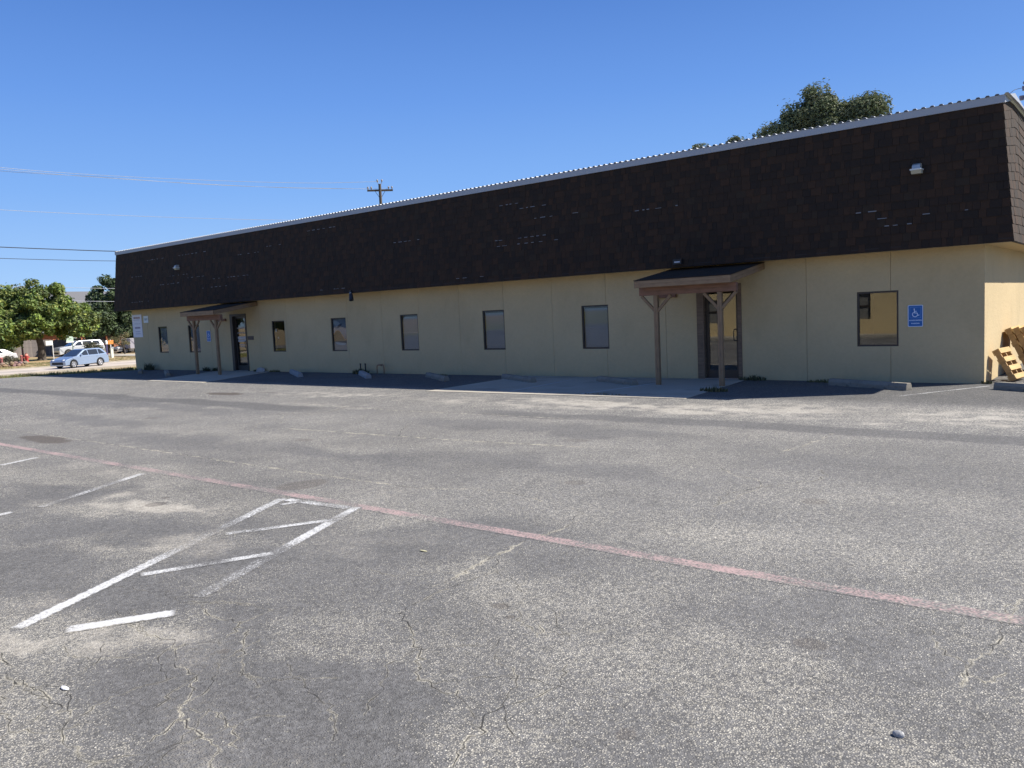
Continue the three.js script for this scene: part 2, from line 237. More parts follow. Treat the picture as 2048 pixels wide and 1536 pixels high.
// grid index of crack segments
const CELL = 0.25, cIndex = new Map();
cracks.forEach(c => { for (let k = 0; k < c.p.length - 1; k++) { const a = c.p[k], b = c.p[k + 1], m = 0.14; for (let i = Math.floor((Math.min(a[0], b[0]) - m) / CELL); i <= Math.floor((Math.max(a[0], b[0]) + m) / CELL); i++) for (let j = Math.floor((Math.min(a[1], b[1]) - m) / CELL); j <= Math.floor((Math.max(a[1], b[1]) + m) / CELL); j++) { const key = i * 10007 + j; if (!cIndex.has(key)) cIndex.set(key, []); cIndex.get(key).push([a, b, c.sand]); } } });
const F = [0, 0, 0];
function asphalt(x, z, c) {
  fields(x, z, F);
  const i = ((x / PER % 1 + 1) % 1 * SN) | 0, j = ((z / PER % 1 + 1) % 1 * SN) | 0, i2 = ((x * 0.731 + z * 0.31 + 900) / PER % 1 * SN) | 0, j2 = ((z * 0.69 - x * 0.27 + 900) / PER % 1 * SN) | 0;
  const h = stoneH[j * SN + i], t = stoneT[j * SN + i], t2 = stoneT[j2 * SN + i2], h2 = stoneH[j2 * SN + i2];
  const fine = t2 - 0.5, th = 0.47 - 0.58 * F[0] + 0.42 * (t - 0.5) + 0.25 * (t2 - 0.5);
  let e = clamp((h * 0.7 + 0.3 * h2 - th) * 5.5);
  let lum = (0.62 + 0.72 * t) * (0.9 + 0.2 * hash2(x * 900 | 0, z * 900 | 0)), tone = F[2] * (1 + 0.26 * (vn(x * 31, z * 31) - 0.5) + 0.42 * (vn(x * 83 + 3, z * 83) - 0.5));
  let r = lerp(0.112 + 0.05 * fine, 0.49 * lum, e), g = lerp(0.109 + 0.05 * fine, 0.458 * lum, e), b = lerp(0.106 + 0.05 * fine, 0.385 * lum, e);
  const gap = 1 - 0.45 * e * 0 - 0.3 * clamp(0.22 - h) * 3 * clamp(F[0] * 2 + 0.6); r *= gap; g *= gap; b *= gap;
  // pale sandy dust lying between the stones
  const du = clamp((F[1] * 1.45 - 0.55 * h - 0.4 * t2 - 0.1) * 2.2) * 0.72, dl = 0.75 + 0.5 * t2; r = lerp(r, 0.385 * dl, du); g = lerp(g, 0.355 * dl, du); b = lerp(b, 0.305 * dl, du);
  const list = cIndex.get(Math.floor(x / CELL) * 10007 + Math.floor(z / CELL));
  if (list) {
    let best = 1, sand = 0;
    for (const [A, B, s] of list) { const dx = B[0] - A[0], dz = B[1] - A[1], q = clamp(((x - A[0]) * dx + (z - A[1]) * dz) / (dx * dx + dz * dz + 1e-9)), d = Math.hypot(x - A[0] - q * dx, z - A[1] - q * dz) / lerp(A[2], B[2], q); if (d < best * 9 && d < 9) { const v = d / 9; if (v < best) { best = v; sand = s; } } }
    const d = best * 9;
    if (d < 9) {
      const sa = sand * clamp(1.7 - d * 0.5 + 1.6 * (t - 0.5)) * clamp(2.2 * vn(x * 11, z * 11) - 0.35); r = lerp(r, 0.44, sa); g = lerp(g, 0.405, sa); b = lerp(b, 0.32, sa);
      const core = clamp(1.7 - d * 1.2) * clamp(1.3 - 1.1 * sand * vn(x * 17 + 5, z * 17)); r = lerp(r, 0.035, core); g = lerp(g, 0.033, core); b = lerp(b, 0.03, core);
    }
  }
  for (const s of stains) { const dx = (x - s[0]) / s[2], dz = (z - s[1]) / s[3]; if (dx * dx + dz * dz < 4) { const k = s[4] * (1 - sst(0.6, 1.15, dx * dx + dz * dz + 0.9 * (vn(x * 5, z * 5) - 0.5))); r = lerp(r, 0.075, k); g = lerp(g, 0.062, k); b = lerp(b, 0.052, k); } }
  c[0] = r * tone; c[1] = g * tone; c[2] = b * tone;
}
const stains = [[-11.25, 11.35, 0.75, 0.24, 0.8], [-15.4, 5.65, 0.75, 0.26, 0.9], [-4.32, 11.55, 0.2, 0.3, 0.45], [-14.3, 5.1, 0.6, 0.06, 0.5], [-0.4, 13.1, 0.07, 0.06, 0.5], [-0.25, 13.2, 0.03, 0.03, 0.5], [0.9, 13.9, 0.05, 0.06, 0.4], [1.2, 12.7, 0.09, 0.07, 0.4], [-4.9, 12.8, 0.1, 0.1, 0.5], [-5.1, 12.6, 0.05, 0.04, 0.5], [-1.9, 10.2, 0.12, 0.1, 0.35], [-6.9, 9.6, 0.16, 0.1, 0.4], [0.3, 9.9, 0.1, 0.1, 0.35], [-3.3, 8.1, 0.2, 0.12, 0.3], [-12.2, 9.1, 0.2, 0.12, 0.35], [-1.2, 14.35, 0.04, 0.04, 0.4]];
const lot = new THREE.Group(); lot.name = 'parking_lot'; lot.userData.kind = 'structure'; scene.add(lot);
function asphaltMat(x0, x1, z0, z1, w, h, f = asphalt) {
  const map = tex(w, h, (u, v, c) => f(lerp(x0, x1, u), lerp(z0, z1, v), c)); map.wrapS = map.wrapT = THREE.ClampToEdgeWrapping;
  const bump = stoneBump.clone(); bump.repeat.set((x1 - x0) / PER, (z1 - z0) / PER); bump.offset.set(((x0 / PER) % 1 + 1) % 1, ((z0 / PER) % 1 + 1) % 1); bump.needsUpdate = true;
  return new THREE.MeshStandardMaterial({ map, bumpMap: bump, bumpScale: 0.0045, roughness: 0.93 });
}
function slab(x0, x1, z0, z1, w, h, poly) { // one sheet of the lot at y = 0
  const P = poly || [[x0, z1], [x1, z1], [x1, z0], [x0, z0]], s = quad(...P.map(([x, z]) => [x, 0, z]));
  const p = s.attributes.position, uv = s.attributes.uv; for (let k = 0; k < p.count; k++) uv.setXY(k, (p.getX(k) - x0) / (x1 - x0), (p.getZ(k) - z0) / (z1 - z0));
  part('asphalt', s, asphaltMat(x0, x1, z0, z1, w, h), lot);
}
slab(-4.6, 0, 11.4, 16, 2048, 2048); slab(0, 4.6, 11.4, 16, 2048, 2048);
slab(-14.6, -4.6, 6, 16, 2048, 2048); slab(-4.6, 4.6, 6, 11.4, 2048, 1200);
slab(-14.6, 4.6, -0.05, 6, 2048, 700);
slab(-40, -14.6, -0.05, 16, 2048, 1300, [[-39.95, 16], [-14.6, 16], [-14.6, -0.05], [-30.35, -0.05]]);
slab(-50, 26, 16, 60, 1024, 500); slab(4.6, 26, -14, 16, 512, 700); slab(0.01, 4.6, -14, -0.05, 256, 512);

// painted stripes: thin sheets of worn paint over the same asphalt
const paintC = { white: [0.6, 0.6, 0.59], red: [0.4, 0.28, 0.265] };
function stripe(name, a, b, w, col, keep, res = 5, yo = 0) {
  const A = new THREE.Vector2(...a), B = new THREE.Vector2(...b), d = B.clone().sub(A), L = d.length(); d.normalize(); const n = new THREE.Vector2(-d.y, d.x), hw = w / 2 + 0.012;
  const P = [[0, -hw], [L, -hw], [L, hw], [0, hw]].map(([s, t]) => [A.x + d.x * s + n.x * t, 0.0014 + yo, A.y + d.y * s + n.y * t]);
  let g = quad(...P); if (g.attributes.normal.getY(0) < 0) { g = quad(P[3], P[2], P[1], P[0]); const uv = g.attributes.uv; for (let k = 0; k < uv.count; k++) uv.setY(k, 1 - uv.getY(k)); }
  const W = Math.min(2048, Math.ceil(L * 1000 / res)), H = Math.max(8, Math.ceil(2 * hw * 1000 / Math.min(res, 5))), pc = paintC[col];
  const map = tex(W, H, (u, v, c) => {
    const s = u * L, t = (v - 0.5) * 2 * hw, x = A.x + d.x * s + n.x * t, z = A.y + d.y * s + n.y * t; asphalt(x, z, c);
    const i = ((x / PER % 1 + 1) % 1 * SN) | 0, j = ((z / PER % 1 + 1) % 1 * SN) | 0, h = stoneH[j * SN + i], tt = stoneT[j * SN + i];
    const kp = typeof keep === 'function' ? keep(s / L) : keep, edge = (w / 2 - Math.abs(t)) / 0.012 + 1.6 * (vn(x * 60, z * 60) - 0.5);
    const k = clamp((kp - 0.22 + 1.1 * (fbm(x * 3.1, z * 3.1, 4) - 0.5) + 1.3 * (0.75 * h + 0.4 * tt - 0.5)) * 3.2) * clamp(edge) * clamp(s / 0.03) * clamp((L - s) / 0.03);
    const q = 0.86 + 0.22 * tt; for (let m = 0; m < 3; m++) c[m] = lerp(c[m], pc[m] * q, k * 0.92);
  }); map.wrapS = map.wrapT = THREE.ClampToEdgeWrapping;
  part(name, g, new THREE.MeshStandardMaterial({ map, roughness: 0.85 }), lot);
}
stripe('parking_stripe', [-3.971, 12.037], [-2.526, 14.844], 0.100, 'white', s => 0.5 - 0.5 * sst(0.3, 0.36, s) * (1 - sst(0.46, 0.54, s)) + 0.2 * sst(0.6, 0.9, s), 3.5, 0.0002);
stripe('parking_stripe', [-3.044, 11.912], [-2.089, 13.983], 0.100, 'white', s => 0.66 - 0.42 * sst(0.42, 0.56, s), 4, 0.0003);
stripe('parking_stripe', [-3.903, 12.047], [-3.072, 11.968], 0.100, 'white', 0.55, 4, 0.0004);
stripe('parking_stripe', [-2.829, 12.245], [-3.300, 13.053], 0.090, 'white', 0.62, 4, 0.0005);
stripe('parking_stripe', [-2.484, 13.160], [-2.865, 13.958], 0.090, 'white', s => 0.75 - 0.42 * sst(0.25, 0.4, s), 4, 0.0006);
stripe('parking_stripe', [-1.958, 14.193], [-2.253, 14.687], 0.110, 'white', s => 1.0 - 0.25 * sst(0.6, 1, s), 3, 0.0007);
stripe('parking_stripe', [-3.689, 11.978], [-3.760, 12.213], 0.080, 'white', 0.45, 4, 0.0008);
stripe('parking_stripe', [-6.648, 12.055], [-5.857, 13.450], 0.100, 'white', s => 0.42 - 0.28 * sst(0.5, 0.9, s), 5, 0.0009);
stripe('parking_stripe', [-9.303, 12.176], [-9.102, 12.696], 0.100, 'white', 0.4, 5, 0.0010);
stripe('parking_stripe', [-5.904, 13.672], [-5.790, 14.432], 0.100, 'white', 0.5, 5, 0.0011);
stripe('fire_lane_stripe', [-12.4, 11.92], [2.06, 11.86], 0.125, 'red', s => 0.55 - 0.05 * sst(0.5, 0.7, s) - 0.25 * sst(0.85, 1, s) - 0.12 * sst(0.2, 0.4, s) * (1 - sst(0.45, 0.55, s)), 5, 0);
stripe('parking_stripe', [-0.9, 2.3], [0.14, 0.36], 0.06, 'white', 0.55, 6, 0.0000);

// concrete walks in front of the two doors
function pad(label, P) {
  const y = 0.009, top = quad(...P.map(([x, z]) => [x, y, z])), p = top.attributes.position, uv = top.attributes.uv;
  for (let k = 0; k < p.count; k++) uv.setXY(k, p.getX(k), p.getZ(k));
  const sides = P.map((a, i) => { const b = P[(i + 1) % 4]; return metric(quad([a[0], -0.05, a[1]], [b[0], -0.05, b[1]], [b[0], y, b[1]], [a[0], y, a[1]])); });
  const m = struct('concrete_walk', [top, ...sides], M.concrete); m.userData.label = label; return m;
}
const walkR = pad('grey concrete walk in front of the right entrance door', [[-10.25, 3.85], [-4.05, 3.62], [-4.42, 0.02], [-10.45, 0.02]]);
const walkL = pad('grey concrete walk in front of the left entrance door', [[-23.0, 3.75], [-19.7, 3.75], [-21.6, 0.02], [-24.9, 0.02]]);
for (const [a, b] of [[[-8.16, 3.5], [-8.4, 0.85]], [[-6.35, 3.45], [-5.95, 1.15]]]) { // thin worn white lines on the walk
  const g = beam([a[0], 0.0105, a[1]], [b[0], 0.0105, b[1]], 0.003, 0.07); part('parking_stripe', g, std([0.42, 0.42, 0.41], 0.9), walkR);
}

// ---------------------------------------------------------------- land beyond the lot
const grassMap = tex(1024, 1024, (u, v, c) => { const n = tn(u, v, 8, 6), f = tn(u, v, 160, 2), g = sst(0.5, 0.72, tn(u + 0.4, v + 0.2, 6, 5)); const l = 0.62 + 0.5 * n * f * 1.6; c[0] = lerp(0.36, 0.2, g) * l; c[1] = lerp(0.275, 0.21, g) * l; c[2] = lerp(0.15, 0.085, g) * l; }, false, 1 / 6);
M.land = new THREE.MeshStandardMaterial({ map: grassMap, roughness: 1, vertexColors: true });
const edgeX = z => -30.3 - 0.6 * Math.max(z, 0);
const landY = (x, z) => { const s = edgeX(z) - x; return s < 0 ? -0.1 : lerp(-0.012, -0.86, sst(0, 17, s)) + 0.05 * (vn(x * 0.5, z * 0.5) - 0.5) * sst(0.5, 5, s) + 0.55 * sst(34, 90, s) * 0; };
{
  const xs = [], zs = []; for (let x = -900; x < -160; x += 60) xs.push(x); for (let x = -160; x < 34; x += 1.25) xs.push(x); for (let x = 34; x <= 900; x += 70) xs.push(x);
  for (let z = -900; z < -120; z += 60) zs.push(z); for (let z = -120; z < 70; z += 1.5) zs.push(z); for (let z = 70; z <= 900; z += 70) zs.push(z);
  const pos = [], uv = [], col = [], idx = [];
  for (const z of zs) for (const x of xs) {
    pos.push(x, landY(x, z), z); uv.push(x, z);
    const s = edgeX(z) - x, green = clamp(1 - sst(2, 16, s) + 0.5 * sst(0.55, 0.75, fbm(x * 0.12, z * 0.12, 3))), k = 0.85 + 0.3 * fbm(x * 0.3, z * 0.3, 3);
    col.push(lerp(1.25, 0.8, green) * k, lerp(1.15, 1.0, green) * k, lerp(1.1, 0.55, green) * k);
  }
  const n = xs.length; for (let j = 0; j < zs.length - 1; j++) for (let i = 0; i < n - 1; i++) { const a = j * n + i; idx.push(a, a + n, a + 1, a + 1, a + n, a + n + 1); }
  const g = new THREE.BufferGeometry(); g.setAttribute('position', new THREE.Float32BufferAttribute(pos, 3)); g.setAttribute('uv', new THREE.Float32BufferAttribute(uv, 2)); g.setAttribute('color', new THREE.Float32BufferAttribute(col, 3)); g.setIndex(idx); g.computeVertexNormals();
  struct('ground', g, M.land);
}
{ // concrete road running past the end of the building, with kerbs
  const roadMap = tex(512, 512, (u, v, c) => { const n = 0.8 + 0.3 * tn(u, v, 6, 5) - 0.12 * sst(0.6, 0.8, tn(u, v, 3, 4)); c[0] = 0.5 * n; c[1] = 0.43 * n; c[2] = 0.36 * n; }, false, 1 / 8);
  const strip = (x0, x1, y0) => { const pos = [], uv = [], idx = []; let k = 0; for (let z = -150; z <= 120; z += 3) { for (const x of [x0, x1]) { pos.push(x, y0, z); uv.push(x, z); } if (k) idx.push(k - 2, k, k - 1, k - 1, k, k + 1); k += 2; } const g = new THREE.BufferGeometry(); g.setAttribute('position', new THREE.Float32BufferAttribute(pos, 3)); g.setAttribute('uv', new THREE.Float32BufferAttribute(uv, 2)); g.setIndex(idx); g.computeVertexNormals(); return g; };
  struct('road', strip(-62.2, -53.4, -0.8), new THREE.MeshStandardMaterial({ map: roadMap, roughness: 0.95 }));
  struct('kerb', [box(-53.4, -53.25, -1.1, -0.72, -150, 120), box(-62.35, -62.2, -1.1, -0.72, -150, 120)], M.concrete);
  struct('driveway', [box(-97, -62.35, -1.2, -0.80, -24.2, -21)], M.concrete);
}

// ---------------------------------------------------------------- the office building
const BX0 = -31.36, BX1 = 0, BD = -14, EAVE = 2.473, TOP = 4.807, OB = 0.49, OT = 0.297, JOINT = 1.586;
const building = thing('office_building', 'long low tan stucco building with brown shingle mansard and white metal roof edge', 'building');
const wins = [[-2.17, -1.42], [-8.61, -7.84], [-11.82, -11.06], [-15.04, -14.3], [-18.25, -17.51], [-21.45, -20.72], [-26.95, -26.14], [-29.26, -28.56]];
const WY0 = 0.688, WY1 = 1.744, DX = -18.45;
const openings = wins.map(([a, b]) => [a, b, WY0, WY1]).concat([[-5.545, -4.517, -1, 2.06], [-5.545 + DX, -4.517 + DX, -1, 2.06]]);
// a slab of wall between xa and xb with the openings left out, as boxes butted edge to edge
function wallPieces(xa, xb, y0, y1, z0, z1, holes) {
  const cut = [xa, xb]; for (const h of holes) for (const x of [h[0], h[1]]) if (x > xa + 1e-4 && x < xb - 1e-4) cut.push(x);
  cut.sort((a, b) => a - b); const out = [];
  for (let i = 0; i < cut.length - 1; i++) {
    const m = (cut[i] + cut[i + 1]) / 2, hs = holes.filter(h => h[0] < m && h[1] > m).sort((a, b) => a[2] - b[2]); let y = y0;
    for (const h of hs) { if (h[2] > y + 1e-4) out.push(box(cut[i], cut[i + 1], y, h[2], z0, z1)); y = Math.max(y, h[3]); }
    if (y < y1 - 1e-4) out.push(box(cut[i], cut[i + 1], y, y1, z0, z1));
  }
  return out;
}
const wall = part('wall', [ // the three other sides
  ...wallPieces(BX0, BX1, -0.3, 2.6, -0.16, -0.022, openings), box(BX1 - 0.16, BX1, -0.3, 2.6, BD, -0.16), box(BX0, BX0 + 0.16, -0.3, 2.6, BD, -0.16), box(BX0, BX1, -0.3, 2.6, BD - 0.16, BD)], M.stucco, building);
{ // front face in panels with a recessed joint between them
  const js = [BX1]; for (let x = -1.557; x > BX0 + 0.3; x -= JOINT) js.push(x); js.push(BX0);
  for (let i = 0; i < js.length - 1; i++) {
    const xb = js[i] - (i ? 0.0035 : 0), xa = js[i + 1] + (i < js.length - 2 ? 0.0035 : 0);
    part('wall_panel', wallPieces(xa, xb, -0.05, 2.6, -0.022, 0.0008 * ((i * 7) % 3), openings), M.stucco, wall);
  }
}
part('soffit', [box(BX0 - OB + 0.02, BX1 + OB - 0.02, EAVE, EAVE + 0.03, 0.004, OB - 0.02), box(0.004, OB - 0.02, EAVE, EAVE + 0.03, BD, 0), box(BX0 - OB + 0.02, BX0 - 0.004, EAVE, EAVE + 0.03, BD, 0)], std([0.56, 0.44, 0.25], 0.9), building);
{ // rooms behind the glass
  part('room', [box(BX0 + 0.16, BX1 - 0.16, 0.0, 0.02, BD, -0.17), box(BX0 + 0.16, BX1 - 0.16, 2.55, 2.58, BD, -0.17), box(BX0 + 0.16, BX1 - 0.16, 0.02, 2.55, -4.6, -4.5), ...[-3.1, -6.6, -10, -13.2, -16.4, -19.7, -22, -25.2, -27.8].map(x => box(x - 0.05, x + 0.05, 0.02, 2.55, -4.5, -0.165))], M.inner, building);
}
function windowAt([xa, xb], kind) {
  const w = sub('window', building), f = 0.035, z0 = -0.07, z1 = -0.02, ym = (WY0 + WY1) / 2 - 0.01;
  part('frame', [box(xa, xa + f, WY0, WY1, z0, z1), box(xb - f, xb, WY0, WY1, z0, z1), box(xa + f, xb - f, WY0, WY0 + f, z0, z1), box(xa + f, xb - f, WY1 - f, WY1, z0, z1)], M.bronze, w);
  part('pane', box(xa + f, xb - f, WY0 + f, WY1 - f, -0.047, -0.042), kind === 'bare' ? M.glassBare : M.glass, w);
  if (kind === 'blind') {
    const s = []; for (let y = WY0 + 0.05; y < WY1 - 0.06; y += 0.022) { const g = new THREE.BoxGeometry(xb - xa - 2 * f - 0.02, 0.0235, 0.0012).rotateX(0.42 + 0.06 * (vn(xa, y * 20) - 0.5)).translate((xa + xb) / 2, y, -0.082); s.push(g); }
    part('blind', s, M.blind, w); part('bottom_rail', box(xa + f + 0.01, xb - f - 0.01, ym - 0.008, ym + 0.008, -0.072, -0.062), std([0.6, 0.61, 0.63], 0.5), w);
  }
  if (kind === 'poster') {
    const t = canvasTex(256, 384, (g, W, H) => {
      const gr = g.createLinearGradient(0, 0, 0, H); gr.addColorStop(0, '#8a94a6'); gr.addColorStop(0.45, '#9fb0c4'); gr.addColorStop(0.7, '#5f6f86'); gr.addColorStop(1, '#8d7770'); g.fillStyle = gr; g.fillRect(0, 0, W, H);
      g.fillStyle = '#c3cad3'; g.beginPath(); g.ellipse(70, 60, 80, 34, 0.4, 0, 7); g.fill(); g.fillStyle = '#4e5c73'; g.beginPath(); g.ellipse(120, 82, 50, 16, -0.4, 0, 7); g.fill();
      g.fillStyle = '#2d3644'; g.beginPath(); g.moveTo(0, 270); g.lineTo(0, 190); g.quadraticCurveTo(60, 110, 120, 160); g.quadraticCurveTo(170, 210, 200, 260); g.lineTo(256, 256); g.lineTo(256, 290); g.lineTo(0, 290); g.fill();
      g.strokeStyle = '#c98a5a'; g.lineWidth = 7; g.beginPath(); g.moveTo(0, 192); g.quadraticCurveTo(62, 112, 122, 162); g.quadraticCurveTo(172, 214, 196, 252); g.stroke(); g.beginPath(); g.moveTo(200, 262); g.lineTo(256, 250); g.stroke();
      g.fillStyle = '#b9a9a0'; g.fillRect(0, 300, W, 84); g.fillStyle = '#cfd3d6'; g.beginPath(); g.ellipse(120, 290, 108, 34, 0.1, 0, Math.PI); g.fill(); g.fillStyle = '#4a4f57'; g.fillRect(0, 262, W, 22);
    });
    const q = quad([xa + f + 0.01, WY0 + f, -0.06], [xb - f, WY0 + f, -0.06], [xb - f, WY1 - f, -0.06], [xa + f + 0.01, WY1 - f, -0.06]); part('window_poster', q, new THREE.MeshStandardMaterial({ map: t, roughness: 0.6 }), w);
  }
  if (kind === 'notice') { part('notice', box(xa + 0.12, xa + 0.19, 1.36, 1.47, -0.056, -0.053), M.white, w); part('notice', box(xa + 0.23, xa + 0.3, 1.13, 1.19, -0.056, -0.053), std([0.6, 0.62, 0.66], 0.5), w); }  // white label, plus a pale plate painted in for a bright dot of light
  return w;
}
['bare', 'blind', 'blind', 'blind', 'poster', 'notice', 'blind', 'blind'].forEach((k, i) => windowAt(wins[i], k));
function door(dx, left) {
  const d = sub('door', building), X = x => x + dx;
  part('door_frame', [box(X(-5.545), X(-5.385), 0.0, 2.06, -0.15, 0.018), box(X(-4.6), X(-4.517), 0.0, 2.06, -0.15, 0.018), box(X(-5.385), X(-4.6), 1.98, 2.06, -0.15, 0.016)], left ? M.bronze : M.trim, d);
  part('leaf', [box(X(-5.38), X(-5.305), 0.02, 1.975, -0.125, -0.08), box(X(-4.675), X(-4.605), 0.02, 1.975, -0.125, -0.08), box(X(-5.305), X(-4.675), 0.02, 0.2, -0.125, -0.08), box(X(-5.305), X(-4.675), 1.9, 1.975, -0.125, -0.08)], M.bronzeDoor, d);
  part('glass_pane', box(X(-5.305), X(-4.675), 0.2, 1.9, -0.105, -0.099), M.glassBare, d);
  part('handle', [tube([[X(-4.645), 0.84, -0.08], [X(-4.645), 0.84, -0.02], [X(-4.69), 0.84, -0.015], [X(-4.69), 1.08, -0.015], [X(-4.645), 1.08, -0.02], [X(-4.645), 1.08, -0.08]], 0.011, 40)], M.dark, d);
  part('threshold', box(X(-5.385), X(-4.6), 0.0, 0.02, -0.15, 0.01), std([0.35, 0.35, 0.35], 0.4, { metalness: 0.8 }), d);
  if (left) for (const [y, h, a, b, c] of [[1.53, 0.04, -5.29, -4.74, 0.34], [1.36, 0.035, -5.29, -4.72, 0.3], [1.16, 0.085, -5.27, -4.7, 0.55], [1.05, 0.085, -5.27, -4.69, 0.5], [0.93, 0.03, -5.2, -4.8, 0.45], [0.875, 0.022, -5.18, -4.82, 0.4]]) part('notice', box(X(a), X(b), y, y + h, -0.098, -0.096), std([c, c, c * 1.04], 0.6), d);
}
door(0, false); door(DX, true);

// mansard: backing boards, then every shingle tab as its own thin wedge
const front = sub('mansard', building), gable = sub('mansard', building);
const rise = s => 0.2 * Math.min(s, 1.12) - 0.05 * Math.max(0, s - 1.12);   // the gable's top edge climbs towards the ridge
const SL = Math.hypot(TOP - EAVE, OB - OT), fn = new THREE.Vector3(0, OB - OT, TOP - EAVE).normalize();
{
  const b = [BX0 - OB, EAVE, OB - 0.012], c = [BX1 + OB, EAVE, OB - 0.012], d = [BX1 + OT, TOP, OT - 0.012], a = [BX0 - OT, TOP, OT - 0.012];
  part('backing', [quad(b, c, d, a), quad([b[0], EAVE, OB - 0.05], a.map((v, i) => i === 2 ? OT - 0.05 : v), d.map((v, i) => i === 2 ? OT - 0.05 : v), [c[0], EAVE, OB - 0.05]), box(BX0 - OB, BX1 + OB, EAVE - 0.01, EAVE + 0.06, OB - 0.04, OB + 0.004)].map(metric), std([0.035, 0.026, 0.022], 0.9), front);
  const e = 0.012; part('backing', [quad([OB - e, EAVE, OB], [OB - e, EAVE, BD], [OT - e, TOP + rise(14), BD], [OT - e, TOP + rise(1.12), OT - 1.12]), quad([OB - e, EAVE, OB], [OT - e, TOP + rise(1.12), OT - 1.12], [OT - e, TOP, OT], [OB - e, EAVE + 0.01, OB]), box(OB - 0.04, OB + 0.002, EAVE - 0.01, EAVE + 0.05, BD, OB - 0.05),
    quad([BX0 - OB, EAVE, BD], [BX0 - OB, EAVE, OB], [BX0 - OT, TOP, OT], [BX0 - OT, TOP + rise(14), BD])].map(metric), std([0.05, 0.036, 0.03], 0.95), gable);
}
function tabGeo(w, h, t, skew = 0) { // thin wedge: thick at its lower edge; x across, y up the slope, z outward
  const p = [[0, 0, 0], [w, 0, 0], [w + skew, h, 0], [skew, h, 0], [0, 0, t], [w, 0, t], [w + skew, h, t * 0.35], [skew, h, t * 0.35]];
  const f = [[4, 5, 6, 7], [1, 0, 3, 2], [0, 1, 5, 4], [1, 2, 6, 5], [3, 0, 4, 7], [2, 3, 7, 6]];
  return metric(mergeGeometries(f.map(q => quad(...q.map(i => p[i])))));
}
const NC = 16, EXP = SL / NC, variants = {};
const variant = (w, t) => { const k = w.toFixed(2) + t; return variants[k] ??= tabGeo(w - 0.004, EXP + 0.02, t); };
const colored = (g, c) => { const n = g.attributes.position.count, a = new Float32Array(n * 3); for (let i = 0; i < n; i++) a.set(c, i * 3); g.setAttribute('color', new THREE.BufferAttribute(a, 3)); return g; };
{
  const r = rng(41), rest = []; let single = 0;
  const ang = -Math.atan2(OB - OT, TOP - EAVE), base = new THREE.Matrix4().makeRotationX(ang);
  for (let row = 0; row < NC; row++) {
    const y = EAVE + (TOP - EAVE) * row / NC, z = OB + (OT - OB) * row / NC, x1 = BX1 + lerp(OB, OT, (row + 0.5) / NC), x0 = BX0 - lerp(OB, OT, (row + 0.5) / NC);
    let x = x1; let prev = -1;
    while (x > x0 + 0.01) {
      let w = Math.round((0.08 + 0.16 * r()) / 0.02) * 0.02; if (x - w < x0 + 0.06) w = x - x0;
      let k; do { k = r() < 0.6 ? (r() * 5 | 0) : (r() * tones.length | 0); } while (k === prev); prev = k;
      const thick = [0.009, 0.014][r() < 0.5 ? 1 : 0], m = base.clone(); m.setPosition(x - w + 0.002, y, z);
      if (x > -1.25 && single < 215) { const t = part('shingle', w < 0.34 ? variant(w, thick) : tabGeo(w - 0.004, EXP + 0.02, thick), M.tone[k], front); t.applyMatrix4(m); single++; }
      else rest.push(colored((w < 0.34 ? variant(w, thick).clone() : tabGeo(w - 0.004, EXP + 0.02, thick)).applyMatrix4(m), tones[k]));
      x -= w;
    }
  }
  const m = part('shingles', rest, M.shingle, front); m.userData.kind = 'stuff';
}
{ // gable side: courses fan slightly because the top edge climbs
  const r = rng(77), rest = []; let n = 0;
  const P = (s, t) => [lerp(OB, OT, t), lerp(EAVE, TOP + rise(s), t), lerp(OB, OT, t) - s];
  for (let row = 0; row < NC; row++) {
    let s = 0, prev = -1; while (s < 13) {
      const w = s < 1.6 ? 0.12 + 0.22 * r() : 0.5; let k; do { k = r() * tones.length | 0; } while (k === prev); prev = k;
      const t0 = row / NC, t1 = (row + 1.12) / NC, th = r() < 0.5 ? 0.009 : 0.014, o = (p, d) => [p[0] + d, p[1] + d * 0.08, p[2]];
      const a = P(s + 0.003, t0), b = P(s + w - 0.003, t0), c = P(s + w - 0.003, Math.min(1, t1)), d = P(s + 0.003, Math.min(1, t1));
      const A = o(a, th), B = o(b, th), Cc = o(c, th * 0.35), D = o(d, th * 0.35), g = metric(mergeGeometries([quad(A, B, Cc, D), quad(a, b, B, A), quad(b, c, Cc, B), quad(d, a, A, D)]));
      if (s < 0.95) { part('shingle', g, M.tone[k], gable); n++; } else rest.push(colored(g, tones[k])); s += w;
    }
  }
  const m = part('shingles', rest, M.shingle, gable); m.userData.kind = 'stuff';
}
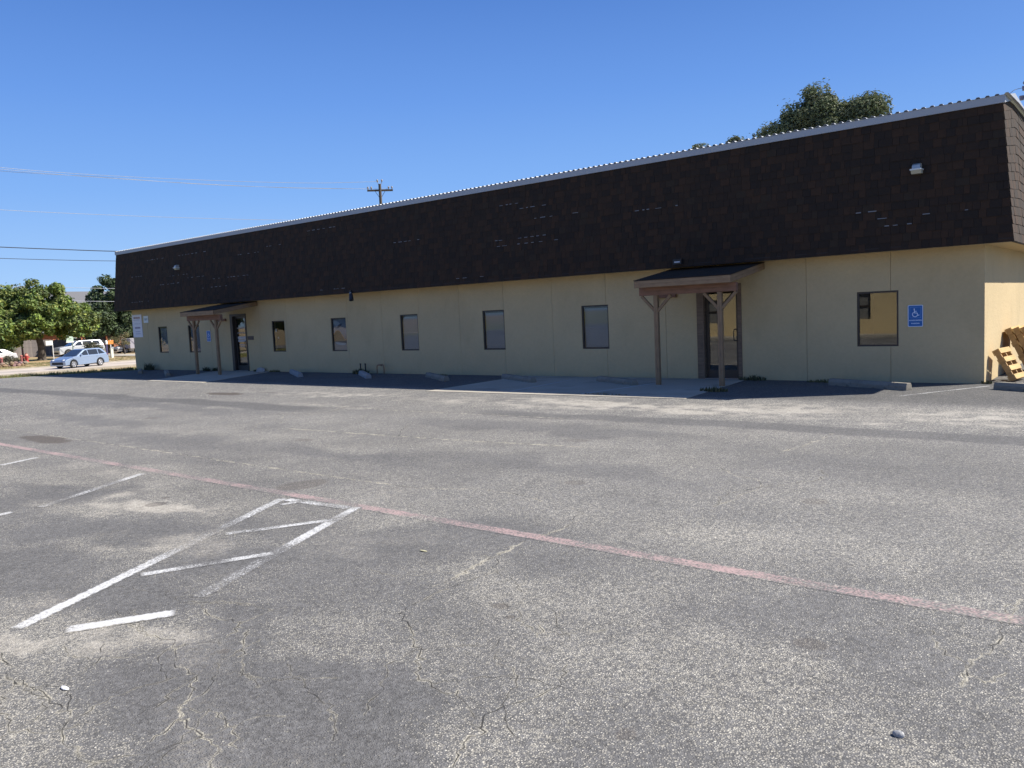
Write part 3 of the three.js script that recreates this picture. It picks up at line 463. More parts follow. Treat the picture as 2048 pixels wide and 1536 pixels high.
{ // scraps of pale release film showing between courses
  const r = rng(5), g = [], at = (x, row, w, h) => { const t = row / NC, y = lerp(EAVE, TOP, t), z = lerp(OB, OT, t) + 0.016; g.push(box(x, x + w, y + 0.004, y + 0.004 + h, z, z + 0.002)); };
  const runs = [[-0.2, 4, 0.9], [-0.95, 3.0, 0.8], [-1.35, 5, 0.7], [-1.6, 4, 0.5], [-3.2, 4, 0.8], [-9.6, 13, 1.4], [-8.7, 12, 1.4], [-8.3, 10, 1.5], [-9.3, 7, 1.6], [-8.9, 6, 2.2], [-11.2, 1, 1.2], [-5.6, 9, 1.2], [-13.6, 9, 1.1], [-17.4, 14, 1.3], [-17.0, 1.0, 1.2], [-19.5, 12, 1.4], [-22, 6, 2.2], [-21.4, 11, 1.2], [-23.3, 4, 1.6], [-24.6, 13, 2], [-26, 8, 1.6], [-26.6, 6, 1.4], [-27.4, 13, 1.6], [-28.9, 2, 1.4], [-24.9, 7, 1.4], [-29.5, 9, 1.2]];
  for (const [x, row, L] of runs) { let s = 0; while (s < L) { const w = 0.05 + 0.11 * r(); if (r() < 0.62) at(x - L + s, Math.floor(row) + (row % 1), w, 0.009 + 0.011 * r()); s += w + 0.04 + 0.12 * r(); } }
  const m = part('release_film', g, std([0.2, 0.205, 0.22], 0.6), front); m.userData.kind = 'stuff';
}
{ // metal fascia and ribbed roof edge
  const fz = OT + 0.034;
  part('fascia', [box(BX0 - OT - 0.034, BX1 + OT + 0.034, TOP - 0.004, TOP + 0.122, OT - 0.02, fz), metric(quad([OT + 0.034, TOP - 0.004, fz], [OT + 0.034, TOP - 0.004 + rise(1.12), OT - 1.12], [OT + 0.034, TOP + 0.122 + rise(1.12), OT - 1.12], [OT + 0.034, TOP + 0.122, fz])), metric(quad([OT + 0.034, TOP - 0.004 + rise(1.12), OT - 1.12], [OT + 0.034, TOP + rise(14), BD], [OT + 0.034, TOP + 0.126 + rise(14), BD], [OT + 0.034, TOP + 0.122 + rise(1.12), OT - 1.12]))], M.fascia, building);
  const pitch = 0.142, x0 = BX0 - OT - 0.03, x1 = BX1 + OT + 0.02, prof = []; for (let x = x0; x < x1 - 0.01; x += pitch) prof.push([x, 0], [x + 0.055, 0], [x + 0.075, 0.026], [x + 0.115, 0.026], [x + 0.135, 0]);
  const rows = [[fz + 0.012, TOP + 0.124], [OT - 1.12, TOP + 0.124 + 0.03], [BD, TOP + 0.1]], pos = [], idx = [], n = prof.length;
  for (const th of [0, -0.004]) for (const [z, y] of rows) for (const [x, h] of prof) pos.push(x, y + h + th, z);
  for (let s = 0; s < 2; s++) for (let j = 0; j < 2; j++) for (let i = 0; i < n - 1; i++) { const a = s * 3 * n + j * n + i; if (!s) idx.push(a, a + 1, a + n, a + 1, a + n + 1, a + n); else idx.push(a, a + n, a + 1, a + 1, a + n, a + n + 1); }
  for (let i = 0; i < n - 1; i++) { const a = i, b = 3 * n + i; idx.push(b, b + 1, a, a, b + 1, a + 1); }
  let g = new THREE.BufferGeometry(); g.setAttribute('position', new THREE.Float32BufferAttribute(pos, 3)); g.setIndex(idx); g = g.toNonIndexed(); g.computeVertexNormals(); part('roof_sheet', metric(g), M.roofMetal, building);
  const cl = []; for (let x = x0; x < x1 - 0.15; x += pitch) { const z = rows[0][0] - 0.004, y = rows[0][1]; cl.push(quad([x + 0.055, y, z], [x + 0.135, y, z], [x + 0.115, y + 0.0255, z], [x + 0.075, y + 0.0255, z])); }
  const cs = part('rib_end_shade', cl, std([0.1, 0.1, 0.11], 0.8), building); cs.userData.kind = 'stuff';  // dark sheets painted in for the shade inside the open rib ends
}

// entrance canopies
function makeCanopy(name, label, dx) {
  const t = thing(name, label, 'canopy', [dx, 0, 0], 0, 'entrance canopies on the front wall');
  const xa = -6.1, xb = -3.99, zf = 1.716, yw = 2.47, yf = 2.2;
  for (const x of [-5.755, -4.34]) part('post', beam([x, 0.005, 1.44], [x, 1.875, 1.44], 0.092, 0.092), M.wood, t);
  for (const [x, s] of [[-5.755, -1], [-5.755, 1], [-4.34, -1], [-4.34, 1]]) part('brace', beam([x + s * 0.03, 1.55, 1.44], [x + s * 0.34, 1.868, 1.44], 0.06, 0.05), M.wood, t);
  part('header_beam', beam([-6.13, 1.965, 1.44], [-3.985, 1.965, 1.44], 0.175, 0.09), M.woodRed, t);
  part('ledger', beam([-6.55, 1.87, 0.045], [-6.02, 1.87, 0.045], 0.08, 0.06), M.woodRed, t);
  part('fascia_board', beam([xa, 2.115, zf], [xb, 2.115, zf], 0.145, 0.035), M.wood, t);
  for (const x of [xa + 0.018, xb - 0.018]) part('rake_board', beam([x, 2.115, zf - 0.02], [x, 2.385, 0.02], 0.145, 0.034), M.wood, t);
  for (let k = 0; k < 5; k++) { const x = lerp(xa + 0.15, xb - 0.15, k / 4); part('rafter', beam([x, 2.1, zf - 0.03], [x, 2.36, 0.03], 0.1, 0.04), M.wood, t); }
  const sl = Math.hypot(zf + 0.02, yw - yf), r = rng(12 + Math.round(-dx)), a = Math.atan2(yw - yf, zf + 0.02);
  part('roof_deck', metric(quad([xa - 0.01, yf - 0.012, zf + 0.02], [xb + 0.01, yf - 0.012, zf + 0.02], [xb + 0.01, yw - 0.012, 0.0], [xa - 0.01, yw - 0.012, 0.0])), std([0.06, 0.05, 0.045], 0.9), t);
  for (let row = 0; row < 12; row++) { let x = xb + 0.02, prev = -1; while (x > xa - 0.02) { let w = 0.2 + 0.35 * r(); if (x - w < xa + 0.08) w = x - xa + 0.02; let k; do { k = [0, 2, 4, 5, 7][r() * 5 | 0]; } while (k === prev); prev = k; const g = tabGeo(w - 0.004, sl / 12 + 0.02, 0.01).rotateX(a - Math.PI / 2).translate(x - w, lerp(yf, yw, row / 12) - 0.008, lerp(zf + 0.02, 0, row / 12)); part('shingle', g, M.tone[k], t); x -= w; } }
  return t;
}
makeCanopy('entrance_canopy', 'wooden canopy on two braced posts over the right entrance door', 0);
makeCanopy('entrance_canopy', 'wooden canopy on two braced posts over the left entrance door', -18.2);

// lamps on the building
function wallLamp(x, y, label) { // housing with sloped hood over a prismatic lens
  const t = thing('wall_lamp', label, 'lamp', [x, y, 0.385], 0, 'floodlights on the mansard');
  const pr = (pts, w) => { const g = new THREE.ExtrudeGeometry(new THREE.Shape(pts.map(p => new THREE.Vector2(...p))), { depth: w, bevelEnabled: true, bevelSize: 0.006, bevelThickness: 0.006, bevelSegments: 1 }); return g.translate(0, 0, -w / 2).rotateY(-Math.PI / 2); };
  part('housing', pr([[0, 0.0], [0.2, 0.0], [0.17, 0.09], [0.09, 0.13], [0, 0.13]], 0.17), std([0.5, 0.5, 0.47], 0.35, { metalness: 0.35 }), t);
  part('rim', pr([[0, -0.02], [0.225, -0.02], [0.225, 0.002], [0, 0.002]], 0.25), std([0.72, 0.72, 0.68], 0.4), t);
  part('lens', pr([[0.01, -0.1], [0.15, -0.1], [0.21, -0.022], [0.01, -0.022]], 0.22), std([0.5, 0.48, 0.38], 0.25), t);
  t.scale.setScalar(0.74); part('mount', box(-0.05, 0.05, -0.03, 0.1, -0.06, 0.01), M.dark, t);
}
wallLamp(-1.0, 3.87, 'pale floodlight near the right end of the brown mansard');
wallLamp(-26.6, 3.93, 'pale floodlight near the left end of the brown mansard');
{
  const t = thing('flood_lamp', 'black cylinder spotlight hanging below the mansard between two windows', 'lamp', [-16.56, 2.47, 0.47]);
  part('junction_box', new THREE.CylinderGeometry(0.05, 0.05, 0.07, 16).rotateX(Math.PI / 2).translate(0, 0.03, 0.04), M.dark, t);
  part('knuckle', new THREE.SphereGeometry(0.035, 14, 10).translate(0.01, -0.02, 0.07), std([0.55, 0.55, 0.55], 0.4), t);
  part('shade', new THREE.LatheGeometry([[0.001, 0.03], [0.04, 0.03], [0.055, 0], [0.07, -0.19], [0.064, -0.19], [0.05, -0.02]].map(p => new THREE.Vector2(...p)), 20).rotateZ(0.32).rotateX(-0.25).translate(0.04, -0.05, 0.08), M.dark, t);
}
{
  const t = thing('small_floodlight', 'small dark box floodlight with a white strip just above the right canopy', 'lamp', [-5.7, 2.55, 0.5]);
  part('housing', box(-0.1, 0.1, -0.02, 0.09, 0, 0.08), M.dark, t); part('lens', box(-0.06, 0.07, 0.015, 0.04, 0.082, 0.086), std([0.6, 0.63, 0.68], 0.4), t);
}
for (const [dx, s] of [[0, 'right'], [-18.2, 'left']]) {
  const t = thing('porch_lamp', 'small white jar lamp under the ' + s + ' entrance canopy', 'lamp', [-6.5 + dx, 1.76, 0.1]);
  part('base', new THREE.CylinderGeometry(0.045, 0.045, 0.05, 14).translate(0, 0.06, 0), M.white, t); part('jar', new THREE.LatheGeometry([[0.001, -0.06], [0.03, -0.055], [0.04, -0.02], [0.036, 0.04]].map(p => new THREE.Vector2(...p)), 14), std([0.72, 0.72, 0.7], 0.25), t);
}

// signs on the wall
function rr(x, y, w, h, r) { const s = new THREE.Shape(); s.moveTo(x + r, y); s.lineTo(x + w - r, y); s.quadraticCurveTo(x + w, y, x + w, y + r); s.lineTo(x + w, y + h - r); s.quadraticCurveTo(x + w, y + h, x + w - r, y + h); s.lineTo(x + r, y + h); s.quadraticCurveTo(x, y + h, x, y + h - r); s.lineTo(x, y + r); s.quadraticCurveTo(x, y, x + r, y); return s; }
function plate(name, label, x0, x1, y0, y1, map, r = 0.02, back = M.white) {
  const w = x1 - x0, h = y1 - y0, t = thing(name, label, 'sign', [(x0 + x1) / 2, y0, 0.006]);
  part('panel', new THREE.ExtrudeGeometry(rr(-w / 2, 0, w, h, r), { depth: 0.006, bevelEnabled: false }), back, t);
  const g = new THREE.ShapeGeometry(rr(-w / 2, 0, w, h, r), 6), p = g.attributes.position, uv = g.attributes.uv; for (let i = 0; i < p.count; i++) uv.setXY(i, (p.getX(i) + w / 2) / w, p.getY(i) / h);
  part('face', g.translate(0, 0, 0.0085), new THREE.MeshStandardMaterial({ map, roughness: 0.45 }), t); return t;
}
function accessArt(g, W, H, words) {
  g.fillStyle = '#d5e2f4'; g.fillRect(0, 0, W, H); g.fillStyle = '#0a63ae'; g.beginPath(); g.roundRect ? g.roundRect(W * 0.045, W * 0.045, W * 0.91, H - W * 0.09, W * 0.06) : g.rect(W * 0.045, W * 0.045, W * 0.91, H - W * 0.09); g.fill();
  g.strokeStyle = '#6f9fdc'; g.lineWidth = W * 0.02; g.strokeRect(W * 0.14, H * 0.1, W * 0.72, H * 0.49);
  const cx = W * 0.47, s = W * 0.0076, w = g; w.strokeStyle = '#d8e6f7'; w.fillStyle = '#d8e6f7'; w.lineCap = 'round'; w.lineJoin = 'round'; w.lineWidth = 7 * s;
  w.beginPath(); w.arc(cx - 6 * s, H * 0.185, 5.5 * s, 0, 7); w.fill();
  w.beginPath(); w.moveTo(cx - 5 * s, H * 0.22); w.lineTo(cx - 3 * s, H * 0.365); w.lineTo(cx + 18 * s, H * 0.365); w.lineTo(cx + 27 * s, H * 0.48); w.lineTo(cx + 36 * s, H * 0.465); w.stroke();
  w.beginPath(); w.moveTo(cx - 4 * s, H * 0.29); w.lineTo(cx + 12 * s, H * 0.29); w.stroke();
  w.beginPath(); w.arc(cx + 1 * s, H * 0.43, 22 * s, -2.2, 0.35, true); w.stroke();
  w.textAlign = 'center'; w.fillStyle = '#e2edfa'; if (words) { w.font = 'bold ' + Math.round(W * 0.125) + 'px sans-serif'; w.fillText('HANDICAPPED', W / 2, H * 0.735, W * 0.84); w.fillText('PARKING', W / 2, H * 0.875, W * 0.56); } else { w.fillStyle = '#9fbfe6'; w.fillRect(W * 0.2, H * 0.72, W * 0.6, H * 0.05); w.fillRect(W * 0.2, H * 0.85, W * 0.6, H * 0.05); }
}
plate('parking_sign', 'blue accessible parking sign beside the right end window', -1.255, -0.995, 1.05, 1.453, canvasTex(256, 396, (g, W, H) => accessArt(g, W, H, true)), 0.022);
plate('parking_sign', 'small blue accessible parking sign under the left canopy', -25.62, -25.36, 1.1, 1.5, canvasTex(256, 396, (g, W, H) => accessArt(g, W, H, true)), 0.022);
plate('wall_plaque', 'dark oblong plaque right of the left entrance door', -22.93, -22.57, 1.118, 1.252, canvasTex(256, 96, (g, W, H) => { g.fillStyle = '#3a3234'; g.fillRect(0, 0, W, H); g.strokeStyle = '#4d4548'; g.lineWidth = 6; g.strokeRect(8, 8, W - 16, H - 16); g.fillStyle = '#514a4b'; g.fillRect(40, 34, 170, 10); g.fillRect(60, 54, 130, 8); }), 0.01, M.dark);
plate('business_sign', 'tall white sign with red and dark lines at the left wall corner', -31.34, -30.53, 1.345, 2.285, canvasTex(256, 300, (g, W, H) => {
  g.fillStyle = '#e3e0e6'; g.fillRect(0, 0, W, H); const row = (y, h, x0, x1, c) => { g.fillStyle = c; let x = x0; let k = 0; while (x < x1) { const w = 9 + (k * 37 % 11); g.fillRect(x, y, Math.min(w, x1 - x), h); x += w + 4; k++; } };
  row(30, 24, 42, 214, '#8c5a52'); row(66, 7, 40, 200, '#a6a6b4'); row(118, 5, 52, 214, '#9a9cae'); row(164, 20, 58, 206, '#5b4f74'); row(222, 7, 66, 200, '#8592b4'); row(250, 7, 66, 200, '#8592b4'); row(70, 4, 40, 110, '#b59a9a');
}), 0.006);
plate('address_sign', 'small white number plate beside the tall sign at the left corner', -30.36, -29.98, 1.93, 2.21, canvasTex(128, 96, (g, W, H) => { g.fillStyle = '#dfe6e6'; g.fillRect(0, 0, W, H); g.fillStyle = '#3e5c66'; g.font = 'bold 44px sans-serif'; g.textAlign = 'center'; g.fillText('1001', W / 2, 64, 100); }), 0.006);

// wheel stops
const stopMap = tex(256, 256, (u, v, c) => { const n = 0.7 + 0.4 * tn(u, v, 8, 5) - 0.25 * sst(0.6, 0.75, tn(u, v + 0.3, 10, 3)); c[0] = 0.27 * n; c[1] = 0.245 * n; c[2] = 0.2 * n; }, false, 1 / 0.8);
M.stop = new THREE.MeshStandardMaterial({ map: stopMap, roughness: 0.95, bumpMap: stuccoBump, bumpScale: 0.006 });
M.stopWhite = std([0.3, 0.3, 0.3], 0.8);
function wheelStop(a, b, label, white) {
  const L = Math.hypot(b[0] - a[0], b[1] - a[1]), t = thing('wheel_stop', label, 'wheel stop', [(a[0] + b[0]) / 2, 0.004, (a[1] + b[1]) / 2], -Math.atan2(b[1] - a[1], b[0] - a[0]));
  const s = new THREE.Shape([[-0.075, 0], [0.075, 0], [0.07, 0.065], [0.045, 0.112], [-0.045, 0.112], [-0.07, 0.065]].map(p => new THREE.Vector2(...p)));
  part('block', metric(new THREE.ExtrudeGeometry(s, { depth: L - 0.02, bevelEnabled: true, bevelThickness: 0.01, bevelSize: 0.008, bevelSegments: 2 }).translate(0, 0, -L / 2 + 0.01).rotateY(Math.PI / 2)), white ? M.stopWhite : M.stop, t);
  if (L > 1.2) for (const x of [-L * 0.32, L * 0.32]) part('anchor_pin', new THREE.CylinderGeometry(0.012, 0.012, 0.012, 10).translate(x, 0.12, 0), std([0.2, 0.13, 0.09], 0.7, { metalness: 0.5 }), t);
}
wheelStop([-2.45, 0.72], [-0.93, 1.36], 'concrete wheel stop half in sun below the right end window');
wheelStop([-7.55, 0.95], [-6.2, 1.66], 'concrete wheel stop left of the right canopy post');
wheelStop([-10.5, 0.8], [-8.95, 1.6], 'concrete wheel stop lying across the edge of the right walk');
wheelStop([-13.3, 0.7], [-11.6, 1.75], 'dull concrete wheel stop in shade left of the right walk');
wheelStop([-16.4, 0.45], [-14.85, 1.5], 'pale painted wheel stop near the pipes on the wall', true);
wheelStop([-20.0, 0.35], [-17.9, 1.55], 'pale painted wheel stop right of the left walk', true);
wheelStop([-26.6, 1.2], [-24.4, 2.3], 'concrete wheel stop in shade left of the left walk');
wheelStop([-29.0, 1.0], [-27.4, 1.8], 'leftmost concrete wheel stop by the building corner');
wheelStop([0.31, 0.86], [1.95, 1.7], 'sunlit concrete wheel stop in front of the pallets');

// pallets leaning on the sunlit side wall
const palletMap = woodMap(0.6, 0.4, 0.17, 0.3); M.pallet = new THREE.MeshStandardMaterial({ map: palletMap, roughness: 0.85 });
M.palletDark = new THREE.MeshStandardMaterial({ map: woodMap(0.42, 0.26, 0.11, 0.35), roughness: 0.85 });
// local frame: x along the slats, y up the stringers, z outward through the thickness
function pallet(label, w, h, slats, place, dark) {
  const t = thing('wooden_pallet', label, 'pallet', place.p, 0, place.group); t.rotation.set(...place.r, 'YXZ');
  const n = 3; for (let k = 0; k < n; k++) { const x = lerp(0.02, w - 0.02, k / (n - 1)); part('stringer', box(x - 0.019, x + 0.019, 0, h, 0.018, 0.106), M.palletDark, t); }
  for (let k = 0; k < slats; k++) { const y = lerp(0, h - 0.095, k / (slats - 1)); part('slat', box(0, w, y, y + 0.095, 0.106, 0.123), M.pallet, t); if (k % 2 === 0 || k === slats - 1) part('slat', box(0, w, y, y + 0.095, 0.0, 0.018), M.pallet, t); }
  return t;
}
// leaning on x = 0: local +z faces +x, local +x runs towards -z
const lean = a => [-a, Math.PI / 2, 0];
pallet('small yellow wooden pallet leaning on the side wall', 0.6, 0.62, 4, { p: [0.345, 0.005, -0.38], r: [-0.5, Math.PI / 2 - 0.15, 0] });
['innermost of the three large pallets leaning on the side wall', 'middle one of the three large pallets leaning on the side wall', 'outermost of the three large pallets leaning on the side wall'].forEach((l, k) => pallet(l, 1.2, 0.95 + 0.015 * k, 7, { p: [0.42 + 0.139 * k, 0.005, -2.0 + 0.02 * k], r: lean(0.42), group: undefined }));

// pipes, weeds and litter along the wall
{
  const m = std([0.33, 0.2, 0.12], 0.6, { metalness: 0.4 }), t = thing('pipe_loop', 'rusty upside-down pipe loop standing by the wall', 'pipe', [-15.8, 0, 0.2]);
  part('pipe', tube([[-0.15, 0, 0], [-0.15, 0.2, 0], [-0.13, 0.26, 0], [-0.06, 0.27, 0]], 0.018), m, t); part('pipe', tube([[0.15, 0, 0], [0.15, 0.2, 0], [0.13, 0.27, 0], [0.05, 0.28, 0]], 0.018), m, t); part('valve', box(-0.07, 0.06, 0.245, 0.3, -0.03, 0.03), m, t);
  const s = thing('pipe_stub', 'pair of dark pipe stubs rising from weeds by the wall', 'pipe', [-16.6, 0, 0.18]);
  for (const x of [-0.12, 0.1]) { part('pipe', new THREE.CylinderGeometry(0.02, 0.02, 0.3, 10).translate(x, 0.15, 0), M.dark, s); part('cap', new THREE.CylinderGeometry(0.028, 0.028, 0.03, 10).translate(x, 0.3, 0), M.dark, s); }
}
M.leaf = new THREE.MeshPhysicalMaterial({ vertexColors: true, roughness: 0.85, transmission: 0.35, thickness: 0, side: THREE.DoubleSide });
M.blade = new THREE.MeshStandardMaterial({ vertexColors: true, roughness: 0.9, side: THREE.DoubleSide });
function tuft(n, rx, rz, h, cols, seed) {
  const r = rng(seed), pos = [], col = [];
  for (let k = 0; k < n; k++) {
    const a = r() * 6.28, q = Math.sqrt(r()), x = Math.cos(a) * q * rx, z = Math.sin(a) * q * rz, H = h * (0.35 + 0.65 * r()) * (1 - 0.4 * q), b = r() * 6.28, w = 0.006 + 0.008 * r(), lx = (r() - 0.5) * H * 1.1, lz = (r() - 0.5) * H * 1.1, dx = Math.cos(b) * w, dz = Math.sin(b) * w;
    pos.push(x - dx, 0, z - dz, x + dx, 0, z + dz, x + lx * 0.4 + dx * 0.7, H * 0.6, z + lz * 0.4 + dz * 0.7, x - dx, 0, z - dz, x + lx * 0.4 + dx * 0.7, H * 0.6, z + lz * 0.4 + dz * 0.7, x + lx * 0.4 - dx * 0.7, H * 0.6, z + lz * 0.4 - dz * 0.7, x + lx * 0.4 - dx * 0.7, H * 0.6, z + lz * 0.4 - dz * 0.7, x + lx * 0.4 + dx * 0.7, H * 0.6, z + lz * 0.4 + dz * 0.7, x + lx, H, z + lz);
    const c = cols[r() * cols.length | 0], v = 0.8 + 0.4 * r(); for (let i = 0; i < 9; i++) col.push(c[0] * v, c[1] * v, c[2] * v);
  }
  const g = new THREE.BufferGeometry(); g.setAttribute('position', new THREE.Float32BufferAttribute(pos, 3)); g.setAttribute('color', new THREE.Float32BufferAttribute(col, 3)); g.setAttribute('uv', new THREE.Float32BufferAttribute(new Float32Array(pos.length / 3 * 2), 2)); g.computeVertexNormals(); return g;
}
const green = [[0.05, 0.06, 0.03], [0.07, 0.075, 0.035], [0.04, 0.05, 0.028]], dry = [[0.2, 0.16, 0.07], [0.14, 0.13, 0.05], [0.1, 0.1, 0.04]];
[[-29.68, 0.3, 260, 0.3, 0.14, 0.42, green, 'dark bushy weed at the wall near the tall white sign'], [-25.5, 0.2, 120, 0.22, 0.1, 0.22, green, 'low weeds at the wall behind the left canopy posts'], [-24.9, 0.15, 150, 0.25, 0.1, 0.2, green, 'low weeds at the wall just left of the left door'], [-22.35, 0.15, 60, 0.14, 0.08, 0.13, green, 'tiny weeds at the wall under the dark plaque'], [-21.3, 0.12, 90, 0.3, 0.08, 0.12, dry, 'dry weeds at the wall below a dark window'], [-16.65, 0.25, 340, 0.34, 0.16, 0.22, dry.concat(green), 'brown weed clump round the pipe stubs by the wall'], [-4.1, 2.35, 170, 0.28, 0.12, 0.14, dry.concat(green), 'weed tuft at the edge of the right concrete walk'], [-4.25, 0.14, 170, 0.3, 0.09, 0.16, dry.concat(green), 'weeds at the wall right of the right door'], [-2.62, 0.3, 200, 0.45, 0.1, 0.09, dry, 'low dead weeds behind the half sunlit wheel stop'], [0.05, 0.02, 60, 0.08, 0.06, 0.1, dry.concat(green), 'tiny weed at the sunlit wall corner'], [-5.84, 3.42, 70, 0.5, 0.05, 0.05, dry, 'sparse dry grass in a joint of the right walk'], [-13.1, 0.35, 60, 0.2, 0.08, 0.08, dry, 'small dry weeds beside the dull wheel stop']].forEach(([x, z, n, rx, rz, h, c, l], i) => solo('weed_clump', tuft(n, rx, rz, h, c, 300 + i), M.blade, l, 'weeds').position.set(x, 0.004, z));
{ // things lying on the asphalt
  const blob = (rx, ry, rz, seed) => { const g = new THREE.IcosahedronGeometry(1, 3), p = g.attributes.position; for (let i = 0; i < p.count; i++) { const k = 0.8 + 0.4 * fbm(p.getX(i) * 1.6 + seed, p.getY(i) * 1.6 + p.getZ(i) * 2.1, 3); p.setXYZ(i, p.getX(i) * rx * k, Math.max(-0.3, p.getY(i)) * ry * k, p.getZ(i) * rz * k); } g.computeVertexNormals(); return g; };
  solo('stone', blob(0.022, 0.014, 0.016, 3), std([0.3, 0.3, 0.3], 0.5), 'small pale stone alone on the asphalt at lower right', 'stone').position.set(1.75, 0.006, 13.34);
  solo('paper_scrap', blob(0.032, 0.005, 0.012, 8), std([0.78, 0.79, 0.82], 0.7), 'white scrap lying on the asphalt at lower left', 'litter').position.set(-1.46, 0.005, 15.01);
  solo('dry_leaf', blob(0.035, 0.004, 0.012, 5), std([0.45, 0.42, 0.27], 0.8), 'yellowish dry leaf on the asphalt below the red stripe', 'leaf').position.set(-1.55, 0.005, 12.57);
  solo('rock', blob(0.22, 0.13, 0.1, 11), std([0.38, 0.36, 0.34], 0.95), 'pale rock by the wall right of the left door', 'rock').position.set(-22.1, 0.03, 0.14);
}

// ---------------------------------------------------------------- trees
const barkMap = tex(256, 256, (u, v, c) => { const n = 0.55 + 0.7 * tn(u, v * 0.25 + 0.01, 24, 3); c[0] = 0.11 * n; c[1] = 0.09 * n; c[2] = 0.075 * n; }, false, 1);
M.bark = new THREE.MeshStandardMaterial({ map: barkMap, roughness: 0.95 });
function limb(a, b, r0, r1, r) { // tapered, slightly bent
  const A = new THREE.Vector3(...a), B = new THREE.Vector3(...b), L = A.distanceTo(B), mid = A.clone().lerp(B, 0.5).add(new THREE.Vector3((r() - 0.5) * L * 0.2, (r() - 0.3) * L * 0.12, (r() - 0.5) * L * 0.2));
  const cv = new THREE.CatmullRomCurve3([A, mid, B]), g = new THREE.TubeGeometry(cv, 8, 1, 8, false), p = g.attributes.position, per = 9;
  for (let i = 0; i <= 8; i++) { const c = cv.getPointAt(i / 8), rad = lerp(r0, r1, i / 8); for (let k = 0; k < per; k++) { const o = i * per + k; p.setXYZ(o, c.x + (p.getX(o) - c.x) * rad, c.y + (p.getY(o) - c.y) * rad, c.z + (p.getZ(o) - c.z) * rad); } }
  g.computeVertexNormals(); return g;
}
// crown: clumps of leaves within a lumpy envelope; every leaf a bent pair of faces
function crownGeo(o) {
  const r = rng(o.seed), pos = [], col = [], lobes = o.lobes, cl = [];
  for (let k = 0; k < o.clumps; k++) {
    const L = lobes[r() * lobes.length | 0]; let x, y, z, q; do { x = r() * 2 - 1; y = r() * 2 - 1; z = r() * 2 - 1; q = x * x + y * y + z * z; } while (q > 1 || q < 0.12 * r());
    const s = 0.72 + 0.34 * fbm(x * 2 + k, z * 2, 2); cl.push([L[0] + x * L[3] * s, L[1] + y * L[4] * s, L[2] + z * L[5] * s, o.clumpR * (0.55 + 0.8 * r()), 0.75 + 0.5 * r(), r()]);
  }
  const n = new THREE.Vector3(), t = new THREE.Vector3(), b = new THREE.Vector3();
  for (let k = 0; k < o.leaves; k++) {
    const c = cl[r() * cl.length | 0]; let x, y, z, q; do { x = r() * 2 - 1; y = r() * 2 - 1; z = r() * 2 - 1; q = x * x + y * y + z * z; } while (q > 1);
    const f = Math.pow(q, -0.2) * (r() < 0.14 ? 1 + 0.5 * r() : 1); const px = c[0] + x * c[3] * f, py = c[1] + y * c[3] * 0.8 * f, pz = c[2] + z * c[3] * f;
    n.set(x + (r() - 0.5) * 1.6, y + 0.5 + (r() - 0.5) * 1.6, z + (r() - 0.5) * 1.6).normalize(); t.set(r() - 0.5, r() - 0.6, r() - 0.5).cross(n).normalize(); b.crossVectors(n, t);
    const l = o.leaf * (0.6 + 0.8 * r()), w = l * o.slim, e = l * 0.18;
    const P = (u, v, h) => [px + t.x * u + b.x * v + n.x * h, py + t.y * u + b.y * v + n.y * h, pz + t.z * u + b.z * v + n.z * h];
    const A = P(-l, 0, 0), B = P(0, -w, e), D = P(0, w, e), E = P(l, 0, -e); pos.push(...A, ...B, ...E, ...A, ...E, ...D);
    const ci = o.cols[Math.min(o.cols.length - 1, (c[5] * 0.6 + r() * 0.4) * o.cols.length | 0)], v = c[4] * (0.75 + 0.5 * r()); for (let i = 0; i < 6; i++) col.push(ci[0] * v, ci[1] * v, ci[2] * v);
  }
  const g = new THREE.BufferGeometry(); g.setAttribute('position', new THREE.Float32BufferAttribute(pos, 3)); g.setAttribute('color', new THREE.Float32BufferAttribute(col, 3)); g.setAttribute('uv', new THREE.Float32BufferAttribute(new Float32Array(pos.length / 3 * 2), 2)); g.computeVertexNormals(); return { g, cl };
}
function tree(name, label, base, o) {
  const t = thing(name, label, o.cat || 'tree', base), r = rng(o.seed + 1), { g, cl } = crownGeo(o);
  const tr = []; const fork = o.fork; tr.push(limb([0, -0.15, 0], [fork[0], fork[1], fork[2]], o.r * 1.25, o.r * 0.8, r));
  if (o.r > 0.15) tr.push(new THREE.CylinderGeometry(o.r * 1.15, o.r * 1.7, 0.35, 12).translate(0, 0.02, 0));
  part('trunk', tr, M.bark, t);
  const lb = []; for (let k = 0; k < o.limbs; k++) { const c = cl[r() * cl.length | 0]; lb.push(limb(fork, [c[0], c[1], c[2]], o.r * 0.5, o.r * 0.08, r)); }
  part('limbs', lb, M.bark, t); part('crown', g, M.leaf, t); return t;
}
const yellowGreen = [[0.155, 0.221, 0.033], [0.199, 0.276, 0.039], [0.111, 0.183, 0.033], [0.243, 0.276, 0.055], [0.094, 0.144, 0.033]], darkGreen = [[0.058, 0.104, 0.033], [0.085, 0.137, 0.039], [0.046, 0.078, 0.026], [0.111, 0.163, 0.052]], oak = [[0.125, 0.15, 0.062], [0.156, 0.181, 0.077], [0.094, 0.119, 0.05], [0.2, 0.206, 0.106]];
